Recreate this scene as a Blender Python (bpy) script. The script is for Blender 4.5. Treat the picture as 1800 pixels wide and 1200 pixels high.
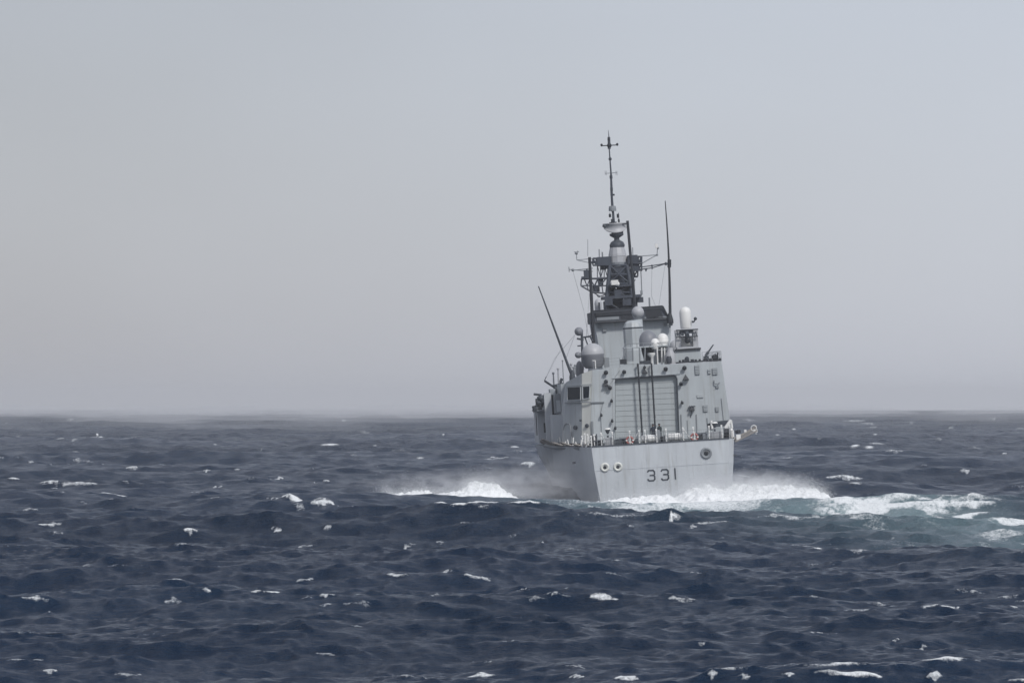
import bpy, bmesh, math, random
import numpy as np
from mathutils import Vector, Matrix, Euler

for o in list(bpy.data.objects):
    bpy.data.objects.remove(o)
SC = bpy.context.scene
COL = SC.collection

# ------------------------------------------------------------------ camera
F = 9500.0            # focal length in pixels of an 1800 px wide frame
CAM_H = 9.0           # the camera stands on another ship's deck
HZ = 712.3            # row of the true horizontal
PITCH = math.atan((HZ - 600.0) / F)
cam_d = bpy.data.cameras.new('camera')
cam = bpy.data.objects.new('camera', cam_d)
COL.objects.link(cam)
cam.location = (0, 0, CAM_H)
cam.rotation_euler = (math.pi / 2 + PITCH, 0, 0)
cam_d.sensor_width = 36.0
cam_d.lens = 36.0 * F / 1800.0
cam_d.clip_start = 1.0
cam_d.clip_end = 60000.0
SC.camera = cam

# ------------------------------------------------------------------ sky
SUN_EL, SUN_AZ = math.radians(44), math.radians(150)   # azimuth clockwise from +Y: behind the camera, to the right
world = bpy.data.worlds.new('World')
SC.world = world
world.use_nodes = True
nt = world.node_tree
for n in list(nt.nodes):
    nt.nodes.remove(n)
N = nt.nodes.new
out = N('ShaderNodeOutputWorld')
add = N('ShaderNodeMixShader'); add.inputs[0].default_value = 0.6   # share of the sky under cloud
bg = N('ShaderNodeBackground'); bg2 = N('ShaderNodeBackground')
sky = N('ShaderNodeTexSky')
sky.sky_type = 'NISHITA'
sky.sun_disc = False
sky.sun_elevation = SUN_EL
sky.sun_rotation = SUN_AZ
nt.links.new(sky.outputs[0], bg.inputs[0]); bg.inputs[1].default_value = 0.05
tc = N('ShaderNodeTexCoord')
mp = N('ShaderNodeMapping'); mp.inputs['Scale'].default_value = (5.0, 5.0, 9.0)
nz = N('ShaderNodeTexNoise'); nz.inputs['Scale'].default_value = 1.3; nz.inputs['Detail'].default_value = 3.0
nt.links.new(tc.outputs['Generated'], mp.inputs[0]); nt.links.new(mp.outputs[0], nz.inputs['Vector'])
sx = N('ShaderNodeSeparateXYZ'); nt.links.new(tc.outputs['Generated'], sx.inputs[0])
ma = N('ShaderNodeMath'); ma.operation = 'MULTIPLY_ADD'
nt.links.new(nz.outputs[0], ma.inputs[0]); ma.inputs[1].default_value = 0.5
mb_ = N('ShaderNodeMath'); mb_.operation = 'MULTIPLY_ADD'    # the overcast is thinner towards the right
nt.links.new(sx.outputs['X'], mb_.inputs[0]); mb_.inputs[1].default_value = 3.3; mb_.inputs[2].default_value = 0.26
mb_.use_clamp = False
nt.links.new(mb_.outputs[0], ma.inputs[2])
cr = N('ShaderNodeValToRGB')
cr.color_ramp.elements[0].position = 0.15; cr.color_ramp.elements[0].color = (0.335, 0.338, 0.378, 1)
cr.color_ramp.elements[1].position = 0.80; cr.color_ramp.elements[1].color = (0.465, 0.488, 0.562, 1)
nt.links.new(ma.outputs[0], cr.inputs[0])
nt.links.new(cr.outputs[0], bg2.inputs[0]); bg2.inputs[1].default_value = 1.667
nt.links.new(bg.outputs[0], add.inputs[1]); nt.links.new(bg2.outputs[0], add.inputs[2])
nt.links.new(add.outputs[0], out.inputs[0])

sd = bpy.data.lights.new('sun', 'SUN')
sd.energy = 2.2; sd.angle = math.radians(8); sd.color = (1.0, 0.975, 0.94)
sun = bpy.data.objects.new('sun', sd); COL.objects.link(sun)
sdir = Vector((math.sin(SUN_AZ) * math.cos(SUN_EL), math.cos(SUN_AZ) * math.cos(SUN_EL), math.sin(SUN_EL)))
sun.rotation_euler = sdir.to_track_quat('Z', 'Y').to_euler()
sun.location = (100, -100, 300)

SC.view_settings.view_transform = 'Standard'
SC.view_settings.look = 'None'
SC.view_settings.exposure = 0.0
SC.view_settings.gamma = 1.0
SC.view_settings.use_curve_mapping = False
SC.render.engine = 'CYCLES'
SC.cycles.use_denoising = True
SC.cycles.volume_bounces = 1
SC.cycles.max_bounces = 6
SC.cycles.volume_max_steps = 256

# ------------------------------------------------------------------ helpers
def tag(o, label=None, cat=None, group=None, kind=None):
    if label: o['label'] = label
    if cat: o['category'] = cat
    if group: o['group'] = group
    if kind: o['kind'] = kind
    return o

class MB:
    """collects shapes into one mesh"""
    def __init__(s):
        s.v = []; s.f = []; s.sm = []
    def add(s, vs, fs, smooth=False):
        b = len(s.v)
        s.v += [tuple(v) for v in vs]
        s.f += [tuple(i + b for i in f) for f in fs]
        s.sm += [smooth] * len(fs)
        return s
    def box8(s, c):
        return s.add(c, [(0, 3, 2, 1), (4, 5, 6, 7), (0, 1, 5, 4), (1, 2, 6, 5), (2, 3, 7, 6), (3, 0, 4, 7)])
    def box(s, c, sz):
        x, y, z = c; a, b, h = sz[0] / 2, sz[1] / 2, sz[2] / 2
        return s.box8([(x-a, y-b, z-h), (x+a, y-b, z-h), (x+a, y+b, z-h), (x-a, y+b, z-h),
                       (x-a, y-b, z+h), (x+a, y-b, z+h), (x+a, y+b, z+h), (x-a, y+b, z+h)])
    def prism(s, poly, vec):
        n = len(poly); v = [Vector(p) for p in poly]; w = [p + Vector(vec) for p in v]
        fs = [tuple(range(n - 1, -1, -1)), tuple(range(n, 2 * n))]
        fs += [(i, (i + 1) % n, n + (i + 1) % n, n + i) for i in range(n)]
        return s.add(v + w, fs)
    def bar(s, p, q, r, n=6, r2=None):
        p, q = Vector(p), Vector(q); d = (q - p)
        if d.length < 1e-6: return s
        d.normalize()
        u = d.orthogonal().normalized(); w = d.cross(u)
        r2 = r if r2 is None else r2
        vs = []
        for (c, rr) in ((p, r), (q, r2)):
            for i in range(n):
                a = 2 * math.pi * i / n
                vs.append(c + u * math.cos(a) * rr + w * math.sin(a) * rr)
        fs = [(i, (i + 1) % n, n + (i + 1) % n, n + i) for i in range(n)]
        s.add(vs, fs, n > 6)
        s.add(vs, [tuple(range(n - 1, -1, -1)), tuple(range(n, 2 * n))])
        return s
    def path(s, pts, r, n=6):
        for a, b in zip(pts[:-1], pts[1:]): s.bar(a, b, r, n)
        return s
    def lathe(s, c, prof, n=20, axis=(0, 0, 1), a0=0.0, smooth=True):
        ax = Vector(axis).normalized(); u = ax.orthogonal().normalized(); w = ax.cross(u); c = Vector(c)
        vs = []
        for (r, z) in prof:
            for i in range(n):
                a = 2 * math.pi * i / n + a0
                vs.append(c + ax * z + (u * math.cos(a) + w * math.sin(a)) * max(r, 1e-4))
        fs = []
        for j in range(len(prof) - 1):
            for i in range(n):
                k = (i + 1) % n
                fs.append((j * n + i, j * n + k, (j + 1) * n + k, (j + 1) * n + i))
        s.add(vs, fs, smooth)
        m = (len(prof) - 1) * n
        s.add(vs, [tuple(range(n - 1, -1, -1)), tuple(range(m, m + n))])
        return s
    def ball(s, c, r, sz=1.0, n=16):
        pr = [(r * math.sin(math.pi * k / 10), -r * sz * math.cos(math.pi * k / 10)) for k in range(11)]
        return s.lathe(c, pr, n)
    def dome(s, c, r, h, base=0.0, n=24, axis=(0, 0, 1)):
        pr = [(r, -base)] + [(r * math.cos(math.pi / 2 * k / 8), h * math.sin(math.pi / 2 * k / 8)) for k in range(9)]
        return s.lathe(c, pr, n, axis)
    def torus(s, c, R, r, axis=(0, 1, 0), n=20, m=8, a0=0, a1=2 * math.pi):
        ax = Vector(axis).normalized(); u = ax.orthogonal().normalized(); w = ax.cross(u); c = Vector(c)
        full = abs(a1 - a0 - 2 * math.pi) < 1e-3
        cnt = n if full else n + 1
        vs = []
        for i in range(cnt):
            a = a0 + (a1 - a0) * i / n
            d = u * math.cos(a) + w * math.sin(a)
            for j in range(m):
                b = 2 * math.pi * j / m
                vs.append(c + d * (R + r * math.cos(b)) + ax * r * math.sin(b))
        fs = []
        for i in range(n):
            k = (i + 1) % cnt
            for j in range(m):
                l = (j + 1) % m
                fs.append((i * m + j, i * m + l, k * m + l, k * m + j))
        return s.add(vs, fs, True)
    def build(s, name, mat, parent=None):
        me = bpy.data.meshes.new(name)
        me.from_pydata(s.v, [], s.f)
        me.polygons.foreach_set('use_smooth', s.sm)
        me.materials.append(mat)
        bm = bmesh.new(); bm.from_mesh(me)
        bmesh.ops.recalc_face_normals(bm, faces=bm.faces)
        bm.to_mesh(me); bm.free()
        o = bpy.data.objects.new(name, me); COL.objects.link(o)
        if parent is not None: o.parent = parent
        return o

def empty(name, loc=(0, 0, 0)):
    o = bpy.data.objects.new(name, None); COL.objects.link(o)
    o.empty_display_size = 0.5; o.location = loc
    return o

def mat(name, col, rough=0.5, metal=0.0, var=0.06, scale=(1.2, 1.2, 0.25), stain=None, bump=0.0, spec=0.5):
    """painted surface: base colour with uneven fading, run-down streaks and a faint relief"""
    m = bpy.data.materials.new(name); m.use_nodes = True
    t = m.node_tree; b = t.nodes['Principled BSDF']; L = t.links
    b.inputs['Roughness'].default_value = rough; b.inputs['Metallic'].default_value = metal
    b.inputs['Specular IOR Level'].default_value = spec
    tc = t.nodes.new('ShaderNodeTexCoord'); mp = t.nodes.new('ShaderNodeMapping')
    mp.inputs['Scale'].default_value = scale
    L.new(tc.outputs['Object'], mp.inputs[0])
    n1 = t.nodes.new('ShaderNodeTexNoise'); n1.inputs['Scale'].default_value = 1.0; n1.inputs['Detail'].default_value = 6.0
    L.new(mp.outputs[0], n1.inputs['Vector'])
    r = t.nodes.new('ShaderNodeValToRGB')
    r.color_ramp.elements[0].position = 0.3; r.color_ramp.elements[1].position = 0.72
    r.color_ramp.elements[0].color = tuple(c * (1 - var) for c in col) + (1,)
    r.color_ramp.elements[1].color = tuple(min(c * (1 + var), 1) for c in col) + (1,)
    L.new(n1.outputs[0], r.inputs[0])
    last = r.outputs[0]
    if stain:
        mp2 = t.nodes.new('ShaderNodeMapping'); mp2.inputs['Scale'].default_value = (3.2, 3.2, 0.12)
        L.new(tc.outputs['Object'], mp2.inputs[0])
        n2 = t.nodes.new('ShaderNodeTexNoise'); n2.inputs['Scale'].default_value = 1.0; n2.inputs['Detail'].default_value = 4.0
        L.new(mp2.outputs[0], n2.inputs['Vector'])
        r2 = t.nodes.new('ShaderNodeValToRGB')
        r2.color_ramp.elements[0].position = 0.56; r2.color_ramp.elements[1].position = 0.78
        r2.color_ramp.elements[0].color = (0, 0, 0, 1); r2.color_ramp.elements[1].color = (0.55, 0.55, 0.55, 1)
        L.new(n2.outputs[0], r2.inputs[0])
        mx = t.nodes.new('ShaderNodeMix'); mx.data_type = 'RGBA'
        L.new(r2.outputs[0], mx.inputs[0]); L.new(last, mx.inputs[6]); mx.inputs[7].default_value = stain + (1,)
        last = mx.outputs[2]
    L.new(last, b.inputs['Base Color'])
    if bump:
        bp = t.nodes.new('ShaderNodeBump'); bp.inputs['Strength'].default_value = bump; bp.inputs['Distance'].default_value = 0.05
        n3 = t.nodes.new('ShaderNodeTexNoise'); n3.inputs['Scale'].default_value = 1.6; n3.inputs['Detail'].default_value = 2
        L.new(tc.outputs['Object'], n3.inputs['Vector']); L.new(n3.outputs[0], bp.inputs['Height'])
        L.new(bp.outputs[0], b.inputs['Normal'])
    return m

M = {}
M['hull'] = mat('hull_paint', (0.545, 0.575, 0.60), 0.45, var=0.07, stain=(0.33, 0.33, 0.31), bump=0.35)
M['grey'] = mat('superstructure_paint', (0.445, 0.48, 0.50), 0.5, var=0.09, stain=(0.27, 0.27, 0.25), bump=0.3)
M['slat'] = mat('door_paint', (0.39, 0.425, 0.44), 0.5, var=0.04, stain=(0.29, 0.30, 0.29))
M['pale'] = mat('pale_paint', (0.68, 0.69, 0.65), 0.5, var=0.04)
M['mid'] = mat('mid_grey_paint', (0.24, 0.26, 0.28), 0.55, var=0.1)
M['dark'] = mat('dark_grey_paint', (0.045, 0.055, 0.07), 0.6, var=0.2)
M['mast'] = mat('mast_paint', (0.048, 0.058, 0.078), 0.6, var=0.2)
M['black'] = mat('black_paint', (0.018, 0.022, 0.03), 0.6, var=0.2)
M['white'] = mat('white_paint', (0.80, 0.80, 0.78), 0.45, var=0.03)
M['radome'] = mat('radome_grey', (0.42, 0.43, 0.45), 0.45, var=0.04)
M['dkradome'] = mat('dark_radome_grey', (0.20, 0.21, 0.235), 0.5, var=0.05)
M['deck'] = mat('deck_coating', (0.07, 0.085, 0.085), 0.85, var=0.15)
M['glass'] = mat('dark_glass', (0.010, 0.018, 0.028), 0.35, var=0.1, spec=0.15)
M['red'] = mat('red_paint', (0.33, 0.11, 0.10), 0.5, var=0.1)
M['rope'] = mat('net_rope', (0.30, 0.28, 0.26), 0.85, var=0.25)
M['cloth'] = mat('navy_cloth', (0.02, 0.028, 0.045), 0.9, var=0.2)
M['cloth2'] = mat('dark_green_cloth', (0.03, 0.045, 0.05), 0.9, var=0.2)
M['skin'] = mat('skin', (0.42, 0.25, 0.18), 0.6, var=0.05)

# ------------------------------------------------------------------ ship frame
T = Vector((14.27, 500.0, 0.0))
YAW, ROLL = math.radians(1.9), math.radians(-3.5)
SHIP = Matrix.Translation(T) @ Matrix.Rotation(YAW, 4, 'Z') @ Matrix.Rotation(ROLL, 4, 'Y')
INV = SHIP.inverted()
_cam = Vector((0, 0, CAM_H))
def P(px, py, ys):
    """survey helper: the ship-frame point at fore-and-aft station ys seen at a given sight line of the photograph"""
    d = Vector(((px - 900) / F, 1.0, -(py - 600) / F))
    d = Matrix.Rotation(PITCH, 3, 'X') @ d
    c = INV @ _cam; e = INV.to_3x3() @ d
    t = (ys - c.y) / e.y
    return c + e * t
def sc(ys):
    return (500.0 + ys) / F      # metres per photograph pixel at a station
def ground(px, py):
    d = Matrix.Rotation(PITCH, 3, 'X') @ Vector(((px - 900) / F, 1.0, -(py - 600) / F))
    t = -CAM_H / d.z
    return d.x * t, d.y * t

# ================================================================== SEA
# wave fields: random-phase spectrum on periodic tiles, displaced sideways too so that crests are sharp
WD = math.radians(-98)        # direction the waves run to
def spectrum(n, size, lmin, lmax, seed, lam_p=66.0):
    rng = np.random.default_rng(seed)
    k1 = np.fft.fftfreq(n, d=size / n) * 2 * np.pi
    kx, ky = np.meshgrid(k1, k1)
    k = np.hypot(kx, ky); k[0, 0] = 1.0
    kp = 2 * np.pi / lam_p
    Pk = np.exp(-1.25 * (kp / k) ** 2) / k ** 3.9
    th = np.arctan2(ky, kx) - WD
    Pk = Pk * (np.abs(np.cos(th / 2)) ** 11 + 0.03)
    Pk[(k < 2 * np.pi / lmax) | (k > 2 * np.pi / lmin)] = 0
    Pk[0, 0] = 0
    g = rng.normal(size=(n, n)) + 1j * rng.normal(size=(n, n))
    H = g * np.sqrt(Pk) * (2 * np.pi / size) * n * n
    h = np.fft.ifft2(H).real
    dx = np.fft.ifft2(1j * kx / k * H).real
    dy = np.fft.ifft2(1j * ky / k * H).real
    jxx = np.fft.ifft2(-kx * kx / k * H).real
    jyy = np.fft.ifft2(-ky * ky / k * H).real
    jxy = np.fft.ifft2(-kx * ky / k * H).real
    return [h, dx, dy, jxx, jyy, jxy]
def sample(f, n, size, x, y):
    u = (x / size) * n; v = (y / size) * n
    i = np.floor(u).astype(np.int64); j = np.floor(v).astype(np.int64)
    fu = (u - i).astype(np.float32); fv = (v - j).astype(np.float32)
    i0 = i % n; i1 = (i + 1) % n; j0 = j % n; j1 = (j + 1) % n
    return (f[j0, i0] * (1 - fu) * (1 - fv) + f[j0, i1] * fu * (1 - fv) + f[j1, i0] * (1 - fu) * fv + f[j1, i1] * fu * fv)
TA = spectrum(1024, 640.0, 7.0, 150.0, 3)
TB = spectrum(1024, 173.0, 1.7, 7.0, 11)
TC = spectrum(512, 41.0, 0.45, 1.7, 5)
S0 = 0.42 / TA[0].std()
TA = [(a * S0).astype(np.float32) for a in TA]
TB = [(a * S0 * 1.95).astype(np.float32) for a in TB]
TC = [(a * S0 * 2.4).astype(np.float32) for a in TC]

def vnoise(x, y, seed=0):
    rng = np.random.default_rng(seed); t = rng.random((256, 256)).astype(np.float32)
    i = np.floor(x).astype(np.int64); j = np.floor(y).astype(np.int64)
    u = x - i; v = y - j; u = u * u * (3 - 2 * u); v = v * v * (3 - 2 * v)
    return (t[j % 256, i % 256] * (1 - u) * (1 - v) + t[j % 256, (i + 1) % 256] * u * (1 - v)
            + t[(j + 1) % 256, i % 256] * (1 - u) * v + t[(j + 1) % 256, (i + 1) % 256] * u * v)
def fbm(x, y, seed=0, o=4):
    s = 0; a = 0.5; tot = 0
    for k in range(o):
        s = s + a * vnoise(x * 2 ** k + 17 * k, y * 2 ** k + 31 * k, seed + k); tot += a; a *= 0.55
    return s / tot
def sstep(a, b, x):
    t = np.clip((x - a) / (b - a), 0, 1); return t * t * (3 - 2 * t)

# polar sheet: fine where the photograph looks, coarser round the rest of the compass
dense = np.radians(np.linspace(-6.3, 6.3, 960))
side = np.radians(np.concatenate([6.3 + np.geomspace(0.02, 173.5, 46)]))
ang = np.concatenate([-side[::-1], dense, side])
rr = [6.0]
while rr[-1] < 128: rr.append(rr[-1] * 1.12)
r = 144.0
while r < 10300:
    rr.append(r)
    r += 0.172 * (r / 150.0) ** 1.32 if r < 3500 else r * 0.012
rad = np.array(rr)
R_, A_ = np.meshgrid(rad, ang, indexing='ij')
X0 = R_ * np.sin(A_); Y0 = R_ * np.cos(A_)
near_view = (np.abs(A_) < math.radians(7.0))
x, y = X0.ravel(), Y0.ravel(); rv = R_.ravel()
def wave(x, y, rv, full=True):
    # the shortest waves fade out where the sheet is too coarse to carry them
    wb = 1 - sstep(1300, 3800, rv); wc = (1 - sstep(260, 620, rv))
    Z = np.zeros_like(x); DX = np.zeros_like(x); DY = np.zeros_like(x)
    J = [np.ones_like(x), np.ones_like(x), np.zeros_like(x)]
    gust = 0.55 + 0.9 * fbm(x / 90 + 7, y / 160 + 3, 40, 3)
    for tl, n, size, w, rot in ((TA, 1024, 640.0, 1.0, 0.0), (TB, 1024, 173.0, wb * gust, 0.21), (TC, 512, 41.0, wc * gust, -0.17)):
        c, s = math.cos(rot), math.sin(rot)
        u, v = c * x + s * y + 57, -s * x + c * y + 91
        f = [sample(a, n, size, u, v) for a in tl]
        Z += f[0] * w
        DX += (c * f[1] - s * f[2]) * w; DY += (s * f[1] + c * f[2]) * w
        if n == 1024:
            for q in range(3): J[q] += f[3 + q] * (w if size > 400 else w * 0.45)
    # long low swell running through the wind sea
    for a, lam, dg, ph in ((0.62, 88.0, -91, 0.7), (0.46, 61.0, -84, 2.1), (0.36, 47.0, -99, 4.0), (0.24, 36.0, -80, 1.3)):
        k = 2 * math.pi / lam; cx_, cy_ = math.cos(math.radians(dg)), math.sin(math.radians(dg))
        mod = 0.55 + 0.9 * fbm(x / 160 + ph, y / 120 + lam, 200 + int(lam), 2)
        p_ = k * (cx_ * x + cy_ * y) + ph + 1.5 * fbm(x / 130 + 9 * ph, y / 200, 210 + int(lam), 2)
        Z += a * mod * np.cos(p_); DX -= a * mod * cx_ * np.sin(p_); DY -= a * mod * cy_ * np.sin(p_)
    jac = J[0] * J[1] - J[2] ** 2
    return Z, DX, DY, jac
Z, DX, DY, JAC = wave(x, y, rv)
inview = near_view.ravel()
far_damp = 1 - sstep(7000, 10300, rv)
near_damp = sstep(8, 60, rv)
# the sea lies flatter under the ship and in its churned wake
wk = np.exp(-(((x - 16) / 20) ** 2 + ((y - 486) / 22) ** 2)) * 0.3
wk2 = np.clip(wk + 0.6 * np.exp(-(((x - 15) / 22) ** 2 + ((y - 474) / 18) ** 2)) + 0.6 * np.exp(-(((x + 5) / 13) ** 2 + ((y - 488) / 16) ** 2)), 0, .88)
amp = far_damp * near_damp * (1 - wk2)
Z *= amp; Z -= 0.30 * np.exp(-(((x - 15) / 20) ** 2 + ((y - 472) / 14) ** 2)) + 0.25 * np.exp(-(((x + 5) / 13) ** 2 + ((y - 486) / 12) ** 2)); CH = 1.15 * amp
# foam where the surface folds at the crests
thr = np.percentile(JAC[inview & (rv < 1200)], 0.10)
FO = sstep(thr + 0.10, thr - 0.10, JAC) * (0.35 + 0.9 * (fbm(x / 16, y / 30, 60, 3) > 0.52))
FO *= 1 - 0.5 * sstep(2500, 6000, rv)

# breaking crests, in the order they lie from the camera outwards: (sight column, row, width, height, slant, strength)
CAPS = [(842,1015,62,13,.10,1),(700,1010,52,7,.02,.9),(525,1018,30,11,-.35,.8),(462,1037,50,9,.0,1),(360,1036,22,7,.0,.8),
 (913,1033,45,8,.18,.9),(975,1042,60,5,.12,.6),(1063,1049,54,8,.12,.9),(1668,1060,98,11,-.05,1.1),(1557,1059,62,6,.08,.6),
 (1585,1120,26,24,-.5,.6),(1500,1183,140,13,.05,1),(1650,1184,32,34,-.25,.8),(1372,1184,26,8,.1,.9),(1290,1190,22,6,.05,.7),
 (1228,1187,22,6,0,.7),(828,1187,54,7,.02,.9),(985,1188,36,9,0,.9),(1080,1191,44,9,.1,.9),(725,1188,14,9,0,.7),
 (570,1150,40,7,.02,.8),(220,1183,54,5,.0,.6),(85,1177,26,7,0,.8),(1796,1062,20,8,0,.9),(1792,1195,34,10,0,.9),
 (325,931,28,6,0,1),(85,921,36,7,0,.9),(465,933,18,5,.1,.8),(560,930,17,6,0,.9),(950,950,36,8,.08,.9),(1000,963,42,4,.05,.5),
 (525,876,150,8,.15,1.1),(570,883,60,7,.05,1.0),(566,843,38,9,.08,1),(490,839,25,6,0,.9),(125,848,110,7,.03,.8),(90,845,40,6,0,.8),(380,853,42,6,-.2,.7),
 (232,819,24,6,0,.8),(360,825,16,5,0,.7),(925,813,34,8,0,1),(870,804,62,6,0,.7),(905,792,32,7,0,.5),(765,848,22,4,0,.6),
 (455,790,15,5,0,.6),(235,768,20,7,0,.6),(395,780,18,5,0,.6),(1393,841,80,8,.02,1),(1488,838,62,8,.04,1),(1545,777,30,6,0,.8),
 (1380,802,20,4,0,.7),(1540,748,30,6,0,.8),(1500,738,38,6,0,.7),(1320,736,30,6,0,.6),(1370,736,30,7,0,.7),(1650,771,17,5,0,.6),
 (1790,750,18,7,0,.7),(1600,740,28,4,0,.5),(1675,750,15,4,0,.6),(1625,818,15,5,0,.6),(1695,825,17,5,0,.7),(1270,944,13,7,.2,.8),
 (130,992,260,5,0,.38),(340,992,120,4,0,.32),(1580,872,150,6,0,1),(1545,887,230,8,-.01,1.1),(1640,903,240,7,-.03,1.1),(1480,879,120,7,0,1),(1690,889,150,7,-.02,1),(1490,897,160,6,.02,.9),(1400,907,150,5,0,.7),(1720,876,90,8,-.05,.7),
 (1500,906,120,5,0,.6),(1250,915,90,6,0,.7),(1190,912,30,9,0,.9),(1090,905,140,5,0,.6),(1600,938,110,5,-.12,.6),(1700,937,160,4,.0,.5),(640,1043,20,3,0,.5),(1100,983,24,3,0,.5),
 (60,1040,30,3,0,.3),(1450,988,14,3,0,.4),(700,790,26,4,0,.5),(620,800,18,3,0,.5),(1440,770,20,3,0,.5),(840,770,30,4,0,.5),(1730,1158,22,5,0,.5),(1335,1110,22,4,0,.3)]
rx = random.Random(77)
for k_ in range(90):                       # many thin, short, half-broken crests in between
    f_ = rx.random() ** 1.5
    CAPS.append((rx.uniform(-20, 1820), 733 + 460 * f_, rx.uniform(14, 60) * (0.6 + 0.7 * f_), rx.uniform(2.5, 4.5), rx.uniform(-.08, .12), rx.uniform(.42, .72)))
BUMP = np.zeros_like(x)
d_a = dense[1] - dense[0]
def crest_at(px, py):
    # the piece of the actual wave surface that lies along this sight line
    ia = len(side) + int(round((math.atan((px - 900) / F) - dense[0]) / d_a))
    zz = Z.reshape(nr_, na_)[:, ia]; r = rad
    row = HZ + (CAM_H - zz) / r * F
    ok = r > 120
    row = np.where(ok, row, 1e9)
    vis = row < np.concatenate([[1e9], np.minimum.accumulate(row)[:-1]])
    c = np.where(vis & (row <= py + 1.5) & ok)[0]
    k = c[0] if len(c) else len(r) - 2
    return x.reshape(nr_, na_)[k, ia], y.reshape(nr_, na_)[k, ia]
nr_, na_ = R_.shape
rngc = np.random.default_rng(8)
for (px, py, w, h, sl, st) in CAPS:
    gx, gy = crest_at(px, py + h * 0.3)
    m = gy / F
    hw = w * m * 0.66; hh = h * m
    d_row = 0.172 * (gy / 150.0) ** 1.32
    dep = max(d_row * 0.75, hh * 0.36)
    sel = np.where((np.abs(x - gx) < hw * 1.5 + 2) & (np.abs(y - gy) < dep * 5 + gy * 0.035 + 3) & inview)[0]
    if len(sel) == 0: continue
    xx = x[sel] - gx; u = xx / hw
    # the crest line wanders in plan
    wander = (fbm(xx / (hw * 0.7 + 0.6) + px, xx * 0 + py * 0.7, 77, 3) - 0.5) * dep * 2.0
    # follow the real crest across the width of the cap
    tt = np.linspace(-1, 1, 7); ys7 = np.array([crest_at(px + k_ * w * 0.6, py + h * 0.3 + sl * k_ * w * 0.5)[1] for k_ in tt])
    ys7 = gy + np.clip(ys7 - gy, -gy * (0.03 if w >= 90 else 0.012), gy * (0.03 if w >= 90 else 0.012))
    ys7[1:-1] = (ys7[:-2] + 2 * ys7[1:-1] + ys7[2:]) / 4
    yc = np.interp(xx / hw, tt * 1.3, ys7) + wander * 0.6
    v = (y[sel] - yc) / dep
    env = np.clip(1 - np.abs(u) ** 1.5, 0, 1) * (0.35 + 1.2 * fbm(xx / (hw * 0.3 + 0.25) + 5 + py, xx * 0, 31, 4))
    rid = np.exp(-np.where(v < 0, (v / 1.0) ** 2, (v / 2.6) ** 2)) * np.clip(env, 0, 1) ** 1.3
    BUMP[sel] = np.maximum(BUMP[sel], rid * min(hh, 1.0) * (0.40 if st > 0.45 else 0.12) * (1.9 if w >= 90 and st > .7 and gy > 400 else 1.0))
    fm = sstep(0.0, 0.55, env - np.abs(v) * 0.55) * st * 0.80 * (0.65 + 0.6 * fbm(xx / 0.8 + 3, (y[sel] - gy) / 1.3 + py, 55, 4))
    lace = (0.36 if w > 40 and st >= .8 else 0.0) * np.exp(-np.where(v < 0, (v / 1.6) ** 2, (v / 6.0) ** 2)) * np.clip(1.15 - np.abs(u), 0, 1) * (fbm(xx / 1.1 + px, (y[sel] - gy) / 2.5, 66, 4) > 0.48)
    FO[sel] = np.maximum(FO[sel], np.maximum(fm, lace))
Z += BUMP
# water whitened by trapped air astern of the ship
def blob(cx, cy, w, h):
    gx, gy = ground(cx, cy); gx1, _ = ground(cx + w, cy); _, gy1 = ground(cx, cy - h)
    return np.exp(-(((x - gx) / (gx1 - gx)) ** 2 + ((y - gy) / (gy1 - gy)) ** 2))
AER = np.clip(1.0 * blob(1250, 903, 230, 13) + 0.95 * blob(1480, 912, 260, 19) + 0.85 * blob(1720, 932, 220, 26)
              + 0.35 * blob(1000, 895, 160, 9) + 0.4 * blob(1100, 925, 220, 10), 0, 1)
AER *= 0.55 + 0.8 * fbm(x / 9, y / 16, 90, 4)
WASH = np.clip(1.25 * blob(1190, 896, 200, 9) + 1.1 * blob(1400, 892, 150, 6) + 0.9 * blob(1560, 886, 150, 7) + 1.2 * blob(800, 888, 170, 5) + 0.75 * blob(1620, 894, 190, 10), 0, 1.0) * 0.80 * sstep(0.33, 0.58, fbm(x / 2.6 + 13, y / 8, 99, 5))
LACE = AER * sstep(0.50, 0.70, fbm(x / 4.0 + 3, y / 9, 95, 5)) * 0.78
FO = np.maximum(np.maximum(FO, LACE), WASH)
FO = np.clip(FO, 0, 1.2)
gust_f = (fbm(x / 55 + 9, y / 70 + 2, 120, 4) * sstep(0, 1, inview * 1.0))
co = np.empty((len(x), 3), np.float32)
co[:, 0] = x + DX * CH; co[:, 1] = y + DY * CH; co[:, 2] = Z
nr, na = R_.shape
# close the circle: the last column meets the first
base = (np.arange(nr - 1)[:, None] * na + np.arange(na)[None, :])
nxt = (np.arange(nr - 1)[:, None] * na + (np.arange(na)[None, :] + 1) % na)
quads = np.stack([base, base + na, nxt + na, nxt], axis=-1).reshape(-1, 4).astype(np.int32)
me = bpy.data.meshes.new('sea')
me.vertices.add(len(co)); me.vertices.foreach_set('co', co.ravel())
me.loops.add(quads.size); me.loops.foreach_set('vertex_index', quads.ravel())
me.polygons.add(len(quads)); me.polygons.foreach_set('loop_start', np.arange(0, quads.size, 4, dtype=np.int32))
me.polygons.foreach_set('use_smooth', np.ones(len(quads), bool))
me.update(calc_edges=True)
for nm, arr in (('foam', FO), ('air', AER), ('gust', gust_f), ('range', np.clip(rv / 3000.0, 0, 1))):
    at = me.attributes.new(nm, 'FLOAT', 'POINT'); at.data.foreach_set('value', arr.astype(np.float32))

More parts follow.
